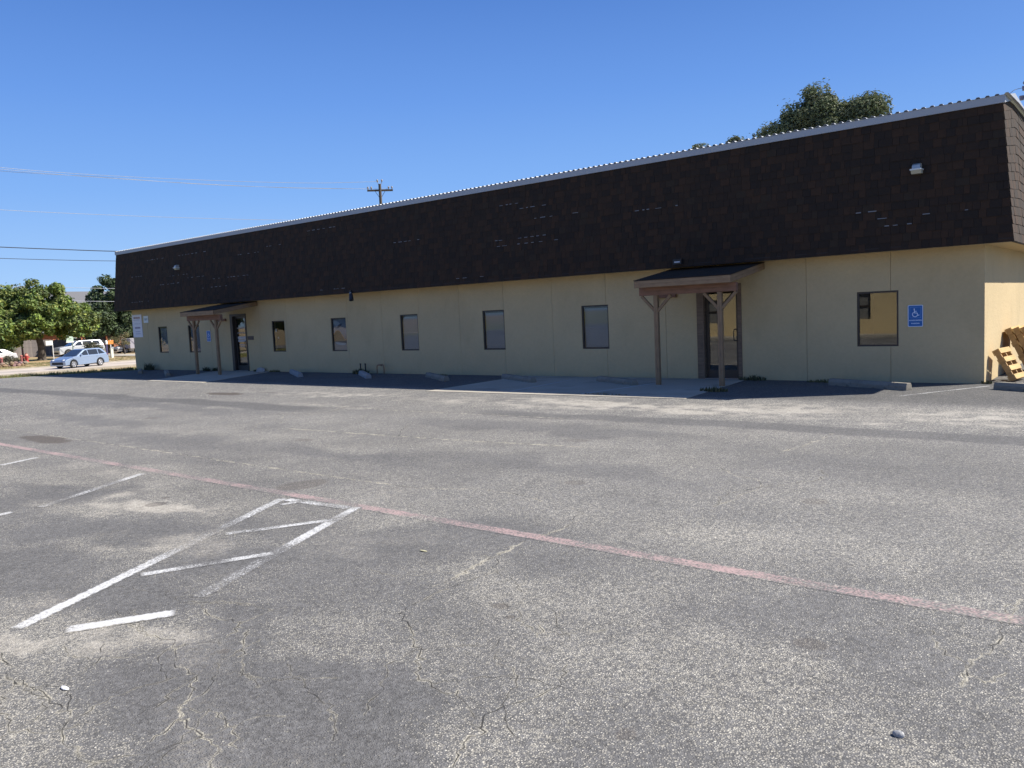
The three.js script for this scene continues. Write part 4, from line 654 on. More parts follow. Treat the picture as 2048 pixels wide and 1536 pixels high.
tree('shade_tree', 'bright yellow green shade tree with a thick trunk across the road', [-82, -0.86, -15.5], { seed: 21, r: 0.33, fork: [0, 2.6, 0.2], limbs: 12, clumps: 260, clumpR: 0.6, leaves: 46000, leaf: 0.17, slim: 0.55, cols: yellowGreen, lobes: [[0, 4.6, 1.6, 3.2, 2.7, 3.0], [0.2, 5.3, -0.6, 3, 2.5, 3], [0, 4.0, -2.9, 2.6, 2.2, 2.2], [0.4, 3.3, 3.4, 2.4, 2.0, 2.6], [0.8, 3.7, -3.7, 1.8, 1.3, 1.4], [1.2, 3.6, 0.6, 2.2, 1.4, 2.6]] });
tree('background_tree', 'dark green tree standing behind the yellow green shade tree', [-103, -0.9, -17.5], { seed: 33, r: 0.3, fork: [0, 3, 0], limbs: 8, clumps: 90, clumpR: 1.15, leaves: 20000, leaf: 0.22, slim: 0.5, cols: oak.concat(yellowGreen), lobes: [[0, 6, 1.5, 4, 3, 4.2], [0, 5.6, -3, 3.5, 3, 3.6], [0, 4, 5, 3.5, 3, 3.4]] });
tree('background_tree', 'dense dark tree between the house roof and the building corner', [-93, -0.9, -27], { seed: 47, r: 0.34, fork: [0, 2.8, 0], limbs: 9, clumps: 240, clumpR: 0.7, leaves: 44000, leaf: 0.19, slim: 0.55, cols: darkGreen, lobes: [[0, 6.2, -0.6, 3, 2.8, 2.2], [0, 4.6, 0.8, 3.2, 2.6, 3.0], [0, 4.4, -3.2, 3, 2.8, 3.2], [0, 3.6, 2.4, 2.4, 1.5, 1.8], [0.5, 2.8, -2.5, 2.5, 1.2, 3]] });
tree('background_tree', 'dim dark tree in the shade at the far left edge', [-98, -0.9, -12.5], { seed: 51, r: 0.28, fork: [0, 2, 0], limbs: 6, clumps: 80, clumpR: 1.1, leaves: 16000, leaf: 0.22, slim: 0.5, cols: darkGreen, lobes: [[0, 3.4, 0, 3, 3, 4], [0, 2, -3, 2.5, 2.2, 3.4], [0, 2.4, 4, 3, 2.6, 3]] });
[[-66, 15], [-68, 24], [-65, 33], [-68, 43]].forEach(([x, z], i) => { // out of frame at the left, mirrored in the left windows
  const c = scene.getObjectByName('background_tree_001').clone(); c.name = numbered('background_tree'); c.position.set(x, -0.9, z); c.rotation.y = 1.3 * i; scene.add(c); tag(c, ['first', 'second', 'third', 'fourth'][i] + ' dark roadside tree out of the picture, counted leftwards from the hatchback', 'tree', 'roadside trees mirrored in the left windows');
});
tree('roadside_shrub', 'thin straw coloured small tree left of the building corner', [-82, -0.86, -23.5], { seed: 61, r: 0.06, fork: [0, 0.7, 0], limbs: 12, clumps: 30, clumpR: 0.34, leaves: 1500, leaf: 0.08, slim: 0.35, cat: 'small tree', cols: [[0.2, 0.17, 0.06], [0.15, 0.15, 0.05], [0.24, 0.18, 0.1], [0.1, 0.11, 0.04]], lobes: [[0, 1.6, 0, 0.9, 0.75, 0.95], [0, 1.5, 0.9, 0.5, 0.4, 0.5]] });
tree('oak_tree', 'large live oak rising behind the right part of the roof', [-8.6, -0.1, -17.8], { seed: 72, r: 0.4, fork: [0.2, 3.4, 0], limbs: 16, clumps: 210, clumpR: 0.44, leaves: 56000, leaf: 0.07, slim: 0.42, cols: oak, lobes: [[0.05, 9.55, 0, 0.75, 0.8, 0.8], [-0.7, 9.05, 0.25, 0.85, 0.6, 0.8], [1.7, 9.2, -0.5, 0.6, 0.65, 0.65], [1.25, 8.7, -0.35, 1.0, 0.75, 0.8], [-1.5, 8.6, 0.5, 0.8, 0.5, 0.7], [0.95, 9.0, -0.2, 0.8, 0.6, 0.7], [0.2, 8.1, 0, 2.2, 0.9, 1.6], [0.2, 8.3, 0, 1.9, 0.8, 1.4], [0, 6.9, 0, 2.7, 1.4, 2.2]] });
tree('roof_line_bush', 'leafy twigs showing just above the roof edge left of the oak', [-12.4, -0.1, -16.3], { seed: 83, r: 0.12, fork: [0, 3.5, 0], limbs: 12, clumps: 34, clumpR: 0.26, leaves: 3600, leaf: 0.07, slim: 0.42, cols: oak, lobes: [[-0.67, 8.2, 0.31, 0.32, 0.25, 0.3], [0.72, 8.4, -0.32, 0.35, 0.22, 0.3], [0, 7.3, 0, 0.9, 0.5, 0.6]] });

// ---------------------------------------------------------------- power line
{
  const t = thing('utility_pole', 'dark wooden utility pole with crossarm and insulators behind the roof', 'utility pole', [-41.85, -0.9, -23.95]), H = 12.25;
  part('pole', new THREE.CylinderGeometry(0.1, 0.17, H, 14).translate(0, H / 2, 0), M.bark, t);
  const ca = [0.66, -0.75]; // direction of the crossarm
  part('crossarm', beam([-ca[0] * 0.92, H - 0.45, -ca[1] * 0.92], [ca[0] * 0.92, H - 0.45, ca[1] * 0.92], 0.13, 0.1), M.bark, t);
  for (const s of [-1, 1]) part('brace', beam([s * ca[0] * 0.36, H - 0.5, s * ca[1] * 0.36], [s * ca[0] * 0.07, H - 0.95, s * ca[1] * 0.07], 0.035, 0.02), M.bark, t);
  const ins = new THREE.LatheGeometry([[0.001, 0], [0.03, 0], [0.03, 0.06], [0.065, 0.08], [0.05, 0.12], [0.07, 0.15], [0.045, 0.2], [0.001, 0.22]].map(p => new THREE.Vector2(...p)), 12), im = std([0.3, 0.27, 0.26], 0.35);
  for (const s of [-0.86, -0.62, 0.62, 0.86]) part('insulator', ins.clone().translate(ca[0] * s, H - 0.38, ca[1] * s), im, t);
  for (const s of [-1, 1]) part('pole_top_pin', [ins.clone().translate(s * ca[0] * 0.16, H + 0.12, s * ca[1] * 0.16), beam([s * ca[0] * 0.05, H - 0.1, s * ca[1] * 0.05], [s * ca[0] * 0.16, H + 0.14, s * ca[1] * 0.16], 0.03, 0.03)], im, t);
}
{
  const pale = std([0.62, 0.63, 0.65], 0.35, { metalness: 0.3 }), dark = std([0.045, 0.045, 0.05], 0.6);
  const W = (l, pts, r, m) => solo('overhead_wire', tube(pts, r, 60, 5), m, l, 'wire');
  // off to the left the spans carry on towards the next pole
  W('highest pale wire running to the pole top', [[-56.5, 12.75, 3.5], [-54, 12.1, -3.6], [-52.4, 11.9, -7.7], [-49.4, 11.7, -13.6], [-45, 11.5, -20.2], [-42.0, 11.55, -24]], 0.013, pale);
  W('pale wire just below the highest one', [[-56.5, 12.5, 3.5], [-54.1, 11.9, -3.6], [-52, 11.75, -8.7], [-49.1, 11.4, -14.1], [-46.2, 11.2, -18.5], [-42.3, 11.0, -23.3]], 0.012, pale);
  W('third pale wire close under the second', [[-56.4, 12.6, 3.5], [-53.9, 11.98, -3.6], [-52.2, 11.72, -7.7], [-49.2, 11.42, -13.6], [-45.5, 11.15, -19.6], [-41.5, 11.0, -24.4]], 0.011, pale);
  W('single pale wire midway down the left sky', [[-56.5, 9.9, 3.5], [-54.1, 9.5, -3.4], [-52, 9.3, -8.5], [-49.2, 9.1, -14], [-45.5, 8.9, -19.5], [-41.9, 8.9, -24]], 0.013, pale);
  W('thick dark cable above the left roof corner', [[-56.5, 7.55, 3.5], [-54.2, 7.2, -3.2], [-53, 7.05, -6.3], [-51.5, 6.9, -9.7], [-46.5, 6.8, -18], [-41.9, 7.0, -24]], 0.028, dark);
  W('thin dark cable meeting the left roof corner', [[-56.5, 6.8, 3.5], [-54.2, 6.5, -3.1], [-53.1, 6.38, -6.2], [-51.8, 6.28, -9.1], [-46.5, 6.1, -18], [-41.9, 6.3, -24]], 0.018, dark);
  W('pale wire in front of the grey house roof', [[-94, 7.0, 0], [-90.5, 6.75, -10], [-87.48, 6.45, -19.76], [-86.5, 6.33, -22.1], [-85.37, 6.2, -24.61], [-80, 5.9, -37]], 0.024, pale);
  W('lowest pale wire in front of the dark tree', [[-94, 5.5, 0], [-90.2, 5.25, -10], [-87, 5.0, -20.92], [-86.27, 4.91, -22.64], [-85.42, 4.81, -24.51], [-80, 4.5, -37]], 0.024, pale);
}
{
  const t = thing('service_mast', 'top of a service mast with insulators at the right edge', 'mast', [-0.93, 0, -13.6]);
  part('mast', new THREE.CylinderGeometry(0.05, 0.05, 8, 12).translate(0, 4, 0), std([0.4, 0.41, 0.42], 0.5, { metalness: 0.5 }), t);
  part('weather_head', new THREE.SphereGeometry(0.1, 14, 10).scale(1, 0.7, 1).translate(-0.04, 8.0, 0), std([0.1, 0.1, 0.13], 0.5), t);
  for (const [y, dx] of [[7.83, -0.09], [7.55, -0.16]]) part('insulator', new THREE.CylinderGeometry(0.07, 0.06, 0.13, 12).translate(dx, y, 0.03), std([0.12, 0.11, 0.16], 0.4), t);
  part('insulator', new THREE.CylinderGeometry(0.06, 0.06, 0.14, 12).translate(0, 7.6, 0.08), std([0.5, 0.5, 0.45], 0.4), t);
  solo('service_wire', tube([[-1.05, 7.85, -13.55], [-1.3, 7.75, -13.3], [-1.55, 7.3, -13.1], [-1.7, 6.6, -13]], 0.009, 24, 5), std([0.2, 0.2, 0.25], 0.6), 'thin wire curving down from the mast at the right edge', 'wire');
}

// ---------------------------------------------------------------- vehicles
function car(name, label, cat, p, turn, o, group) {
  const t = thing(name, label, cat, p, turn, group), L = o.L, W = o.W, R = o.R, paint = new THREE.MeshPhysicalMaterial({ color: C(...o.col), roughness: 0.35, metalness: 0.35, clearcoat: 1, clearcoatRoughness: 0.08 }), gl = new THREE.MeshPhysicalMaterial({ color: C(0.025, 0.03, 0.035), roughness: 0.04, clearcoat: 1 }), blk = std([0.02, 0.02, 0.022], 0.7);
  const s = new THREE.Shape(); const [wf, wr] = o.axles, a = R + 0.06;
  s.moveTo(-L / 2 + 0.05, 0.24); s.lineTo(wr - a, 0.22); s.absarc(wr, R, a, Math.PI + 0.1, -0.1, true); s.lineTo(wf - a, 0.2); s.absarc(wf, R, a, Math.PI + 0.1, -0.1, true); s.lineTo(L / 2 - 0.05, 0.22); for (const q of o.top) s.lineTo(q[0], q[1]); s.closePath();
  const bv = { bevelEnabled: true, bevelSize: 0.05, bevelThickness: 0.07, bevelSegments: 4, curveSegments: 14 };
  part('body', metric(new THREE.ExtrudeGeometry(s, { depth: W - 0.14, ...bv, bevelOffset: -0.05 }).translate(0, 0, -W / 2 + 0.07)), paint, t);
  const yb = o.cab[0][1], yt = Math.max(...o.cab.map(q => q[1])), taper = y => 1 - 0.2 * clamp((y - yb) / (yt - yb));
  const cs = new THREE.Shape(o.cab.map(q => new THREE.Vector2(...q))), cg = new THREE.ExtrudeGeometry(cs, { depth: W - 0.2, ...bv, bevelOffset: -0.04, bevelSize: 0.04 }).translate(0, 0, -W / 2 + 0.1), cp = cg.attributes.position;
  for (let i = 0; i < cp.count; i++) cp.setZ(i, cp.getZ(i) * taper(cp.getY(i))); cg.computeVertexNormals(); part('cabin', metric(cg), paint, t);
  for (const w of o.win) for (const sd of [-1, 1]) { const g = new THREE.ExtrudeGeometry(new THREE.Shape(w.map(q => new THREE.Vector2(...q))), { depth: 0.012, bevelEnabled: false }), q = g.attributes.position; for (let i = 0; i < q.count; i++) q.setZ(i, sd * (W / 2 - 0.03 + 0.002 + q.getZ(i)) * taper(q.getY(i))); g.computeVertexNormals(); part('side_window', metric(g), gl, t); }
  for (const [nm, A, B] of [['windscreen', o.ws[0], o.ws[1]], ['rear_window', o.rw[0], o.rw[1]]]) {
    const dx = B[0] - A[0], dy = B[1] - A[1], l = Math.hypot(dx, dy); let nx = dy / l, ny = -dx / l; if (ny < 0) { nx = -nx; ny = -ny; } const z0 = (W / 2 - 0.16) * taper(A[1]), z1 = (W / 2 - 0.14) * taper(B[1]), k = 0.012;
    part(nm, metric(quad([A[0] + nx * k, A[1] + ny * k, z0], [A[0] + nx * k, A[1] + ny * k, -z0], [B[0] + nx * k, B[1] + ny * k, -z1], [B[0] + nx * k, B[1] + ny * k, z1])), gl, t);
  }
  const tyre = new THREE.LatheGeometry([[R * 0.62, -0.1], [R * 0.93, -0.1], [R, -0.06], [R, 0.06], [R * 0.93, 0.1], [R * 0.62, 0.1]].map(q => new THREE.Vector2(...q)), 24).rotateX(Math.PI / 2);
  const rim = [new THREE.CylinderGeometry(R * 0.14, R * 0.14, 0.05, 12).rotateX(Math.PI / 2).translate(0, 0, 0.07), new THREE.TorusGeometry(R * 0.62, 0.022, 6, 24).translate(0, 0, 0.085)]; for (let k = 0; k < 6; k++) rim.push(new THREE.BoxGeometry(R * 0.55, 0.065, 0.03).translate(R * 0.34, 0, 0.078).rotateZ(k * Math.PI / 3));
  for (const x of [wf, wr]) for (const sd of [-1, 1]) { const w = sub('wheel', t); w.position.set(x, R, sd * (W / 2 - 0.11)); if (sd < 0) w.rotation.y = Math.PI; part('tyre', tyre, blk, w); part('rim', rim, o.rim || std([0.6, 0.6, 0.62], 0.3, { metalness: 0.6 }), w); part('brake_disc', new THREE.CylinderGeometry(R * 0.6, R * 0.6, 0.02, 20).rotateX(Math.PI / 2), blk, w); }
  for (const sd of [-1, 1]) { part('headlight', new THREE.SphereGeometry(0.16, 12, 8).scale(0.9, 0.5, 0.9).translate(o.lamp[0], o.lamp[1], sd * (W / 2 - 0.28)), std([0.7, 0.72, 0.75], 0.1), t); part('tail_light', box(o.tail[0] - 0.03, o.tail[0] + 0.03, o.tail[1] - 0.12, o.tail[1] + 0.12, sd * (W / 2 - 0.2) - 0.07, sd * (W / 2 - 0.2) + 0.07), std([0.4, 0.03, 0.03], 0.2), t); part('mirror', new THREE.SphereGeometry(0.09, 10, 8).scale(0.7, 0.8, 1).translate(o.mir[0], o.mir[1], sd * (W / 2 + 0.06)), paint, t); for (const hx of o.handles) part('door_handle', box(hx - 0.08, hx + 0.08, o.cab[0][1] - 0.12, o.cab[0][1] - 0.09, sd * W / 2 - 0.012, sd * W / 2 + 0.012), paint, t); }
  part('grille', box(L / 2 - 0.06, L / 2 + 0.005, 0.32, 0.52, -W * 0.34, W * 0.34), blk, t); part('underbody', box(-L / 2 + 0.3, L / 2 - 0.3, 0.2, 0.5, -W / 2 + 0.25, W / 2 - 0.25), blk, t);
  return t;
}
const hatch = { scale: 1, L: 4.35, W: 1.72, R: 0.315, axles: [1.33, -1.27], col: [0.27, 0.35, 0.48], top: [[2.17, 0.55], [2.05, 0.7], [1.25, 0.93], [0.9, 0.96], [-1.9, 1.0], [-2.12, 0.85], [-2.17, 0.5]], cab: [[-2.08, 0.96], [1.02, 0.93], [0.2, 1.42], [-0.1, 1.5], [-1.35, 1.51], [-1.62, 1.45]], win: [[[-0.12, 1.0], [0.72, 0.99], [0.14, 1.36], [-0.08, 1.41]], [[-1.12, 1.01], [-0.2, 1.0], [-0.16, 1.42], [-1.1, 1.43]], [[-1.8, 1.05], [-1.2, 1.02], [-1.18, 1.42], [-1.4, 1.4]]], ws: [[0.98, 0.97], [0.2, 1.44]], rw: [[-2.02, 1.02], [-1.64, 1.45]], lamp: [2.0, 0.66], tail: [-2.1, 0.85], mir: [0.62, 1.03], handles: [0, -0.98] };
car('hatchback_car', 'light blue hatchback on the road facing left', 'car', [-57.9, -0.8, -8.9], -1.256, hatch).scale.setScalar(0.86);
const suvO = { L: 4.9, W: 1.9, R: 0.37, axles: [1.5, -1.4], col: [0.6, 0.62, 0.64], rim: std([0.12, 0.12, 0.13], 0.4), top: [[2.45, 0.7], [2.38, 0.98], [1.5, 1.12], [1.1, 1.14], [-2.3, 1.16], [-2.42, 0.95], [-2.45, 0.5]], cab: [[-2.36, 1.12], [1.22, 1.1], [0.5, 1.62], [0.2, 1.7], [-1.95, 1.71], [-2.12, 1.62]], win: [[[0.02, 1.16], [0.92, 1.15], [0.4, 1.54], [0.04, 1.6]], [[-1.05, 1.17], [-0.1, 1.16], [-0.08, 1.61], [-1.03, 1.61]], [[-1.95, 1.22], [-1.2, 1.18], [-1.18, 1.61], [-1.82, 1.58]]], ws: [[1.18, 1.14], [0.5, 1.62]], rw: [[-2.34, 1.18], [-2.14, 1.62]], lamp: [2.28, 0.92], tail: [-2.38, 1.05], mir: [0.85, 1.2], handles: [0.1, -0.95] };
car('parked_suv', 'white SUV parked in front of the wooden fence', 'car', [-91, -0.9, -22.8], -Math.PI / 2, suvO);
const sedan = { ...hatch, L: 4.6, W: 1.78, axles: [1.4, -1.35], col: [0.74, 0.74, 0.74], top: [[2.3, 0.55], [2.2, 0.72], [1.3, 0.9], [1.0, 0.93], [-1.7, 0.98], [-2.2, 0.93], [-2.3, 0.5]], cab: [[-1.95, 0.95], [1.15, 0.91], [0.25, 1.36], [-0.1, 1.42], [-0.9, 1.41], [-1.3, 1.32]], win: [[[-0.12, 0.99], [0.8, 0.98], [0.18, 1.3], [-0.08, 1.34]], [[-1.15, 1.0], [-0.2, 0.99], [-0.16, 1.34], [-0.85, 1.33]]], ws: [[1.1, 0.95], [0.25, 1.38]], rw: [[-1.9, 0.99], [-1.3, 1.34]], lamp: [2.15, 0.7], tail: [-2.22, 0.82], mir: [0.72, 1.02] };
car('sedan_car', 'white sedan cut by the left edge of the picture', 'car', [-81.6, -0.9, -10.7], -Math.PI / 2, sedan);
car('sedan_car', 'white sedan half hidden by the small straw coloured tree', 'car', [-89, -0.9, -28.0], -Math.PI / 2, sedan);

// ---------------------------------------------------------------- across the road
{
  const t = thing('brick_house', 'orange brick house with grey roof behind the trees', 'house', [-104, -0.9, -34]);
  const brick = tex(256, 256, (u, v, c) => { const row = Math.floor(v * 16), b = Math.floor(u * 6 + (row % 2) * 0.5), k = 0.75 + 0.5 * hash2(b, row), m = (v * 16 % 1 < 0.14 || (u * 6 + (row % 2) * 0.5) % 1 < 0.05); c[0] = m ? 0.3 : 0.42 * k; c[1] = m ? 0.26 : 0.135 * k; c[2] = m ? 0.22 : 0.06 * k; }, false, 1 / 1.2);
  const bm = new THREE.MeshStandardMaterial({ map: brick, roughness: 0.9 }), rm = new THREE.MeshStandardMaterial({ map: granule, color: C(0.17, 0.17, 0.18), roughness: 0.95 });
  part('wall', [box(-17.5, -0.3, 0, 2.75, -8.4, 9.9), box(-0.3, 0, 0, 2.75, 4.9, 5.9), box(-0.3, 0, 0, 2.75, -8.4, -1.4 + 3.6), box(-0.3, 0, 0, 2.75, 8.0, 9.9)], bm, t);
  part('porch_recess', box(-0.32, -0.28, 0, 2.5, 2.25, 4.85), std([0.03, 0.03, 0.035], 0.8), t);
  part('roof', [metric(new THREE.ExtrudeGeometry(new THREE.Shape([[0.5, 2.7], [-9, 8.15], [-18.5, 2.7], [-18.5, 2.55], [-9, 7.95], [0.5, 2.55]].map(q => new THREE.Vector2(...q))), { depth: 19.4, bevelEnabled: false }).translate(0, 0, -9))], rm, t);
  part('gable_trim', box(0.01, 0.06, 2.35, 2.6, -8.4, 9.9), std([0.3, 0.13, 0.06], 0.8), t);
  const w = sub('window', t); part('frame', [box(0, 0.06, 0.9, 2.0, 5.95, 6.02), box(0, 0.06, 0.9, 2.0, 6.75, 6.82), box(0, 0.06, 1.93, 2.0, 6.02, 6.75), box(0, 0.06, 0.9, 0.97, 6.02, 6.75)], M.white, w); part('pane', box(-0.01, 0.02, 0.97, 1.93, 6.02, 6.75), std([0.28, 0.42, 0.33], 0.2), w);
}
{
  const t = thing('wooden_fence', 'weathered grey wooden board fence beyond the white SUV', 'fence', [-97, -0.9, 0]), r = rng(9), m = [0, 1, 2].map(k => new THREE.MeshStandardMaterial({ map: woodMap(0.2 + 0.03 * k, 0.175 + 0.025 * k, 0.165 + 0.02 * k), roughness: 0.95 }));
  const g = [0, 1, 2].map(() => new THREE.BoxGeometry(0.025, 1, 0.135));
  let n = 0; for (let z = -25.6; z < -9; z += 0.142) { const h = 1.9 + 0.07 * (r() - 0.5) - 0.06 * Math.sin(z); const b = part('board', g[n % 3], m[r() * 3 | 0], t); b.scale.y = h; b.position.set((r() - 0.5) * 0.012, h / 2, z); n++; }
  for (const y of [0.4, 1.5]) part('rail', box(-0.08, -0.035, y, y + 0.09, -25.6, -9), m[0], t);
  for (let z = -25.4; z < -9; z += 2.4) part('fence_post', box(-0.17, -0.085, 0, 1.95, z - 0.05, z + 0.05), m[1], t);
}
function bush(name, label, p, sx, sy, sz, cols, seed, leaves = 2500, cat = 'bush') { const { g } = crownGeo({ seed, clumps: 46, clumpR: 0.26, leaves, leaf: 0.09, slim: 0.5, cols, lobes: [[0, sy * 0.55, 0, sx, sy * 0.45, sz]] }); const t = thing(name, label, cat, p); part('foliage', g, M.leaf, t); const r = rng(seed), s = []; for (let k = 0; k < 6; k++) s.push(limb([0, -0.1, (r() - 0.5) * sz], [(r() - 0.5) * sx, sy * 0.6, (r() - 0.5) * sz * 1.6], 0.03, 0.01, r)); part('stems', s, M.bark, t); }
bush('hedge', 'clipped green hedge in front of the dark porch', [-96.5, -0.9, -26.3], 0.7, 1.95, 1.6, yellowGreen, 91, 3500, 'hedge');
bush('bush', 'rounded olive bush between the hatchback roof and the orange sign', [-80, -0.88, -19.4], 0.7, 1.5, 0.95, [[0.09, 0.1, 0.05], [0.13, 0.12, 0.08], [0.06, 0.08, 0.03]], 92);
bush('bush', 'low grey green bush above the stone edging', [-73, -0.88, -9.6], 0.5, 0.75, 0.65, [[0.13, 0.12, 0.08], [0.17, 0.15, 0.09], [0.08, 0.09, 0.045]], 93, 1600);
{
  const t = thing('fire_hydrant', 'red fire hydrant beside the shade tree', 'hydrant', [-81, -0.88, -13.8]), m = std([0.42, 0.05, 0.04], 0.5);
  part('barrel', new THREE.LatheGeometry([[0.2, 0], [0.2, 0.05], [0.15, 0.06], [0.14, 0.5], [0.18, 0.52], [0.18, 0.57], [0.15, 0.6]].map(p => new THREE.Vector2(...p)), 16), m, t); part('bonnet', new THREE.LatheGeometry([[0.17, 0.6], [0.15, 0.7], [0.07, 0.77], [0.05, 0.83], [0.001, 0.84]].map(p => new THREE.Vector2(...p)), 16), std([0.6, 0.2, 0.15], 0.4), t);
  for (const s of [-1, 1]) part('nozzle', new THREE.CylinderGeometry(0.065, 0.065, 0.14, 10).rotateX(Math.PI / 2).translate(0, 0.42, s * 0.19), m, t); part('pumper_nozzle', new THREE.CylinderGeometry(0.085, 0.085, 0.14, 10).rotateZ(Math.PI / 2).translate(0.19, 0.4, 0), m, t);
}
function post(name, label, p, h, r, cap, col, group) { const t = thing(name, label, 'post', p, 0, group); part('shaft', new THREE.CylinderGeometry(r * 0.85, r, h, 12).translate(0, h / 2, 0), std(col, 0.75), t); part('cap', new THREE.LatheGeometry([[r * 1.1, h - 0.06], [r * 1.2, h - 0.02], [r * 0.7, h + 0.04], [0.001, h + 0.06]].map(q => new THREE.Vector2(...q)), 12), std(cap, 0.7), t); return t; }
post('bollard', 'short red brown post right of the low grey green bush', [-80, -0.88, -13.0], 0.65, 0.11, [0.4, 0.12, 0.1], [0.27, 0.09, 0.08]);
post('bollard', 'red brown post at the left edge before the stone edging', [-71.6, -0.88, -8.5], 0.75, 0.12, [0.4, 0.12, 0.1], [0.27, 0.09, 0.08]);
post('garden_post', 'tall slim reddish post behind the red fire hydrant', [-84, -0.88, -14.6], 1.7, 0.09, [0.4, 0.2, 0.15], [0.32, 0.15, 0.12]);
{ // rough stones edging the bed at the left
  const t = thing('stone_edging', 'low edging of rough brown stones at the left edge', 'stone edging', [-70.8, -0.88, -8.2]), r = rng(31);
  for (let k = 0; k < 16; k++) { const g = new THREE.IcosahedronGeometry(0.16, 1), p = g.attributes.position; for (let i = 0; i < p.count; i++) { const q = 0.75 + 0.5 * hash2(Math.round(p.getX(i) * 900) + k * 7, Math.round(p.getY(i) * 900 + p.getZ(i) * 400)); p.setXYZ(i, p.getX(i) * q, p.getY(i) * q * 0.9, p.getZ(i) * q * 1.2); } g.computeVertexNormals(); part('stone', g.translate((r() - 0.5) * 0.25, 0.1 + (k % 2) * 0.17, 0.8 - k * 0.17), std([0.19 + 0.08 * r(), 0.13 + 0.06 * r(), 0.1 + 0.04 * r()], 0.9), t); }
}
{
  let t = thing('yard_sign', 'white yard sign on a thin post beside the tree trunk', 'sign', [-80.8, -0.88, -15.85]); part('post', box(-0.025, 0.025, 0, 1.9, -0.3, -0.25), M.white, t);
  part('panel', box(0.03, 0.05, 1.45, 1.9, -0.24, 0.34), std([0.75, 0.75, 0.7], 0.6), t);
  t = thing('street_sign_post', 'green metal sign post in front of the fence end', 'post', [-86, -0.88, -20.1]); part('post', box(-0.04, 0.04, 0, 2.9, -0.04, 0.04), std([0.16, 0.23, 0.2], 0.5), t); part('panel', box(0.045, 0.06, 1.65, 2.55, -0.1, 0.6), std([0.5, 0.62, 0.53], 0.5), t); part('frame', [box(0.04, 0.07, 2.55, 2.65, -0.14, 0.64), box(0.04, 0.07, 1.55, 1.65, -0.14, 0.64)], M.white, t);
  t = thing('orange_sign', 'orange rectangular sign on a white post by the road', 'sign', [-79, -0.88, -20.8]); part('post', box(-0.03, 0.03, 0, 1.7, -0.03, 0.03), M.white, t); part('panel', box(0.035, 0.06, 1.25, 1.64, -0.26, 0.26), std([0.72, 0.25, 0.05], 0.6), t);
  t = thing('mail_box', 'white mailbox on a dark post left of the orange sign', 'mailbox', [-78.6, -0.88, -20.2]); part('post', box(-0.07, 0.07, 0, 1.25, -0.07, 0.07), std([0.06, 0.05, 0.12], 0.7), t); part('box', new THREE.CapsuleGeometry(0.13, 0.2, 4, 10).rotateX(0).translate(0, 1.43, 0), M.white, t);
  t = thing('utility_pedestal', 'white utility pedestal at the foot of the orange sign', 'utility box', [-75.5, -0.88, -19.25]); part('body', box(-0.11, 0.11, 0, 0.82, -0.11, 0.11), std([0.72, 0.74, 0.62], 0.6), t); part('lid', box(-0.13, 0.13, 0.82, 0.88, -0.13, 0.13), std([0.72, 0.74, 0.62], 0.6), t);
  t = thing('box_trailer', 'grey box trailer just left of the building corner', 'trailer', [-88, -0.9, -27.3]); part('box', box(-1, 1, 0.55, 1.6, -0.6, 0.7), std([0.33, 0.32, 0.36], 0.6), t); part('roof_cap', box(-1.03, 1.03, 1.6, 1.66, -0.63, 0.73), std([0.45, 0.45, 0.47], 0.5), t); for (const x of [-0.98, 0.98]) part('wheel', new THREE.CylinderGeometry(0.3, 0.3, 0.16, 16).rotateZ(Math.PI / 2).translate(x, 0.3, 0), M.dark, t); part('tow_bar', box(-0.04, 0.04, 0.45, 0.52, 0.7, 1.6), M.dark, t);
}
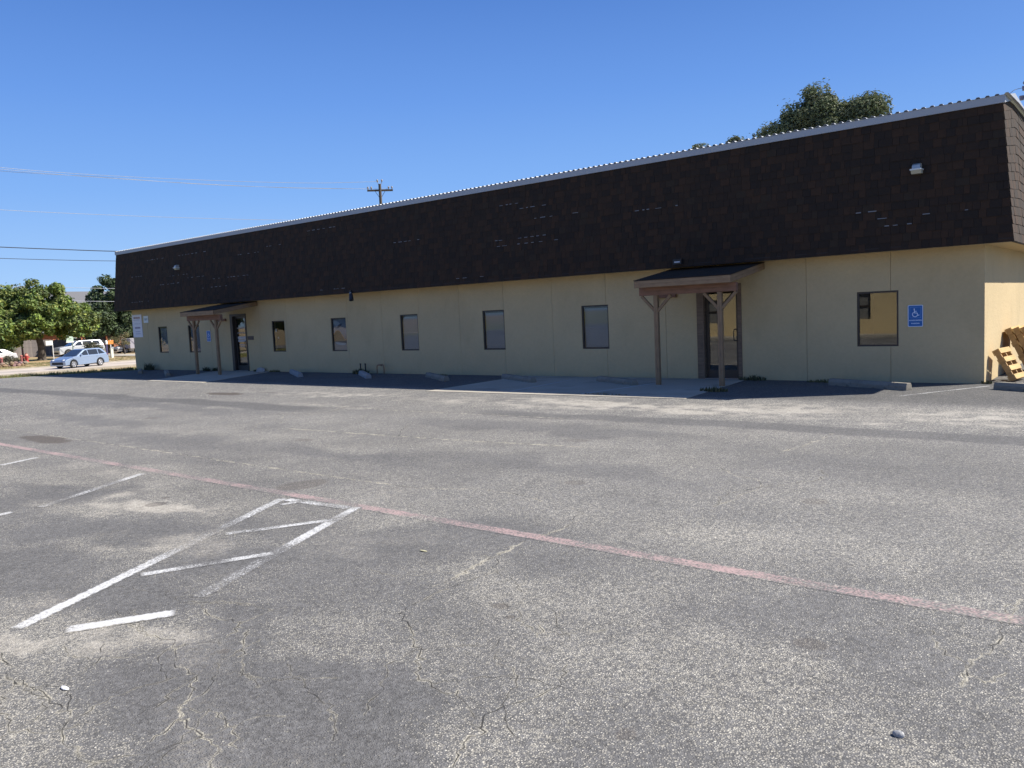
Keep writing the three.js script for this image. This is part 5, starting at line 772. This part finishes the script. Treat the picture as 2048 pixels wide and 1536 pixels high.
{ // grass along the lot edge and the verges
  const g = tuft(16, 0.13, 0.13, 0.17, [[0.16, 0.17, 0.05], [0.22, 0.19, 0.08], [0.12, 0.15, 0.04], [0.26, 0.2, 0.1]], 700), n = 9000, m = new THREE.InstancedMesh(g, M.blade, n), r = rng(701), q = new THREE.Matrix4(), e = new THREE.Euler(), Q = new THREE.Quaternion();
  for (let k = 0; k < n; k++) { const z = lerp(-24, 18, r()), far = k % 3 === 0, s = far ? 23.4 + 11 * r() : 0.1 + 20 * Math.pow(r(), 1.6), x = far ? -62.6 - s * 0.8 + 18 : edgeX(z) - s; const X = far ? lerp(-62.6, -76, r()) : Math.max(x, -53); const sc = 0.5 + 0.9 * r(); if (X > -31.5 && z < 0.1) { q.makeScale(0.001, 0.001, 0.001); q.setPosition(-52, -0.9, z); } else { q.compose(new THREE.Vector3(X, landY(X, z) - 0.01, z), Q.setFromEuler(e.set(0, r() * 6.28, 0)), new THREE.Vector3(sc, sc * (far ? 0.6 : 1), sc)); } m.setMatrixAt(k, q); }
  m.name = 'grass'; m.userData.kind = 'stuff'; m.userData.label = 'dry yellowish grass along the lot edge and the road'; m.userData.category = 'grass'; m.castShadow = m.receiveShadow = true; scene.add(m);
}
{ // the building across the lot, left of the camera, that the door glass mirrors
  const t = thing('neighbour_building', 'low tan building across the lot mirrored in the right door glass', 'building', [0, 0, 0]), z = 19, x0 = -17.6, x1 = -2.6, ws = []; for (const x of [-14.9, -8.12]) ws.push([x, x + 1.08, 0.72, 1.8]);
  part('wall', [...wallPieces(x0, x1, 0, 2.6, z, z + 0.16, ws), box(x0, x0 + 0.16, 0, 2.6, z + 0.16, z + 9), box(x1 - 0.16, x1, 0, 2.6, z + 0.16, z + 9), box(x0, x1, 0, 2.6, z + 9, z + 9.16)], new THREE.MeshStandardMaterial({ map: stuccoMap, color: C(1.05, 1.05, 1.0), roughness: 0.9 }), t);
  for (const w of ws) { const g = sub('window', t); part('frame', [box(w[0], w[0] + 0.05, w[2], w[3], z + 0.06, z + 0.11), box(w[1] - 0.05, w[1], w[2], w[3], z + 0.06, z + 0.11), box(w[0] + 0.05, w[1] - 0.05, 1.24, 1.29, z + 0.06, z + 0.11)], M.bronze, g); part('pane', box(w[0] + 0.05, w[1] - 0.05, w[2], w[3], z + 0.115, z + 0.12), std([0.18, 0.175, 0.16], 0.3), g); }
  part('roof', [box(x0 - 0.3, x1 + 0.3, 2.6, 3.9, z - 0.3, z + 9.4)], M.tone[0], t); part('walk', box(x0, x1, 0.005, 0.1, z - 1.2, z - 0.003), M.concrete, t);
}
renderer.render(scene, camera);
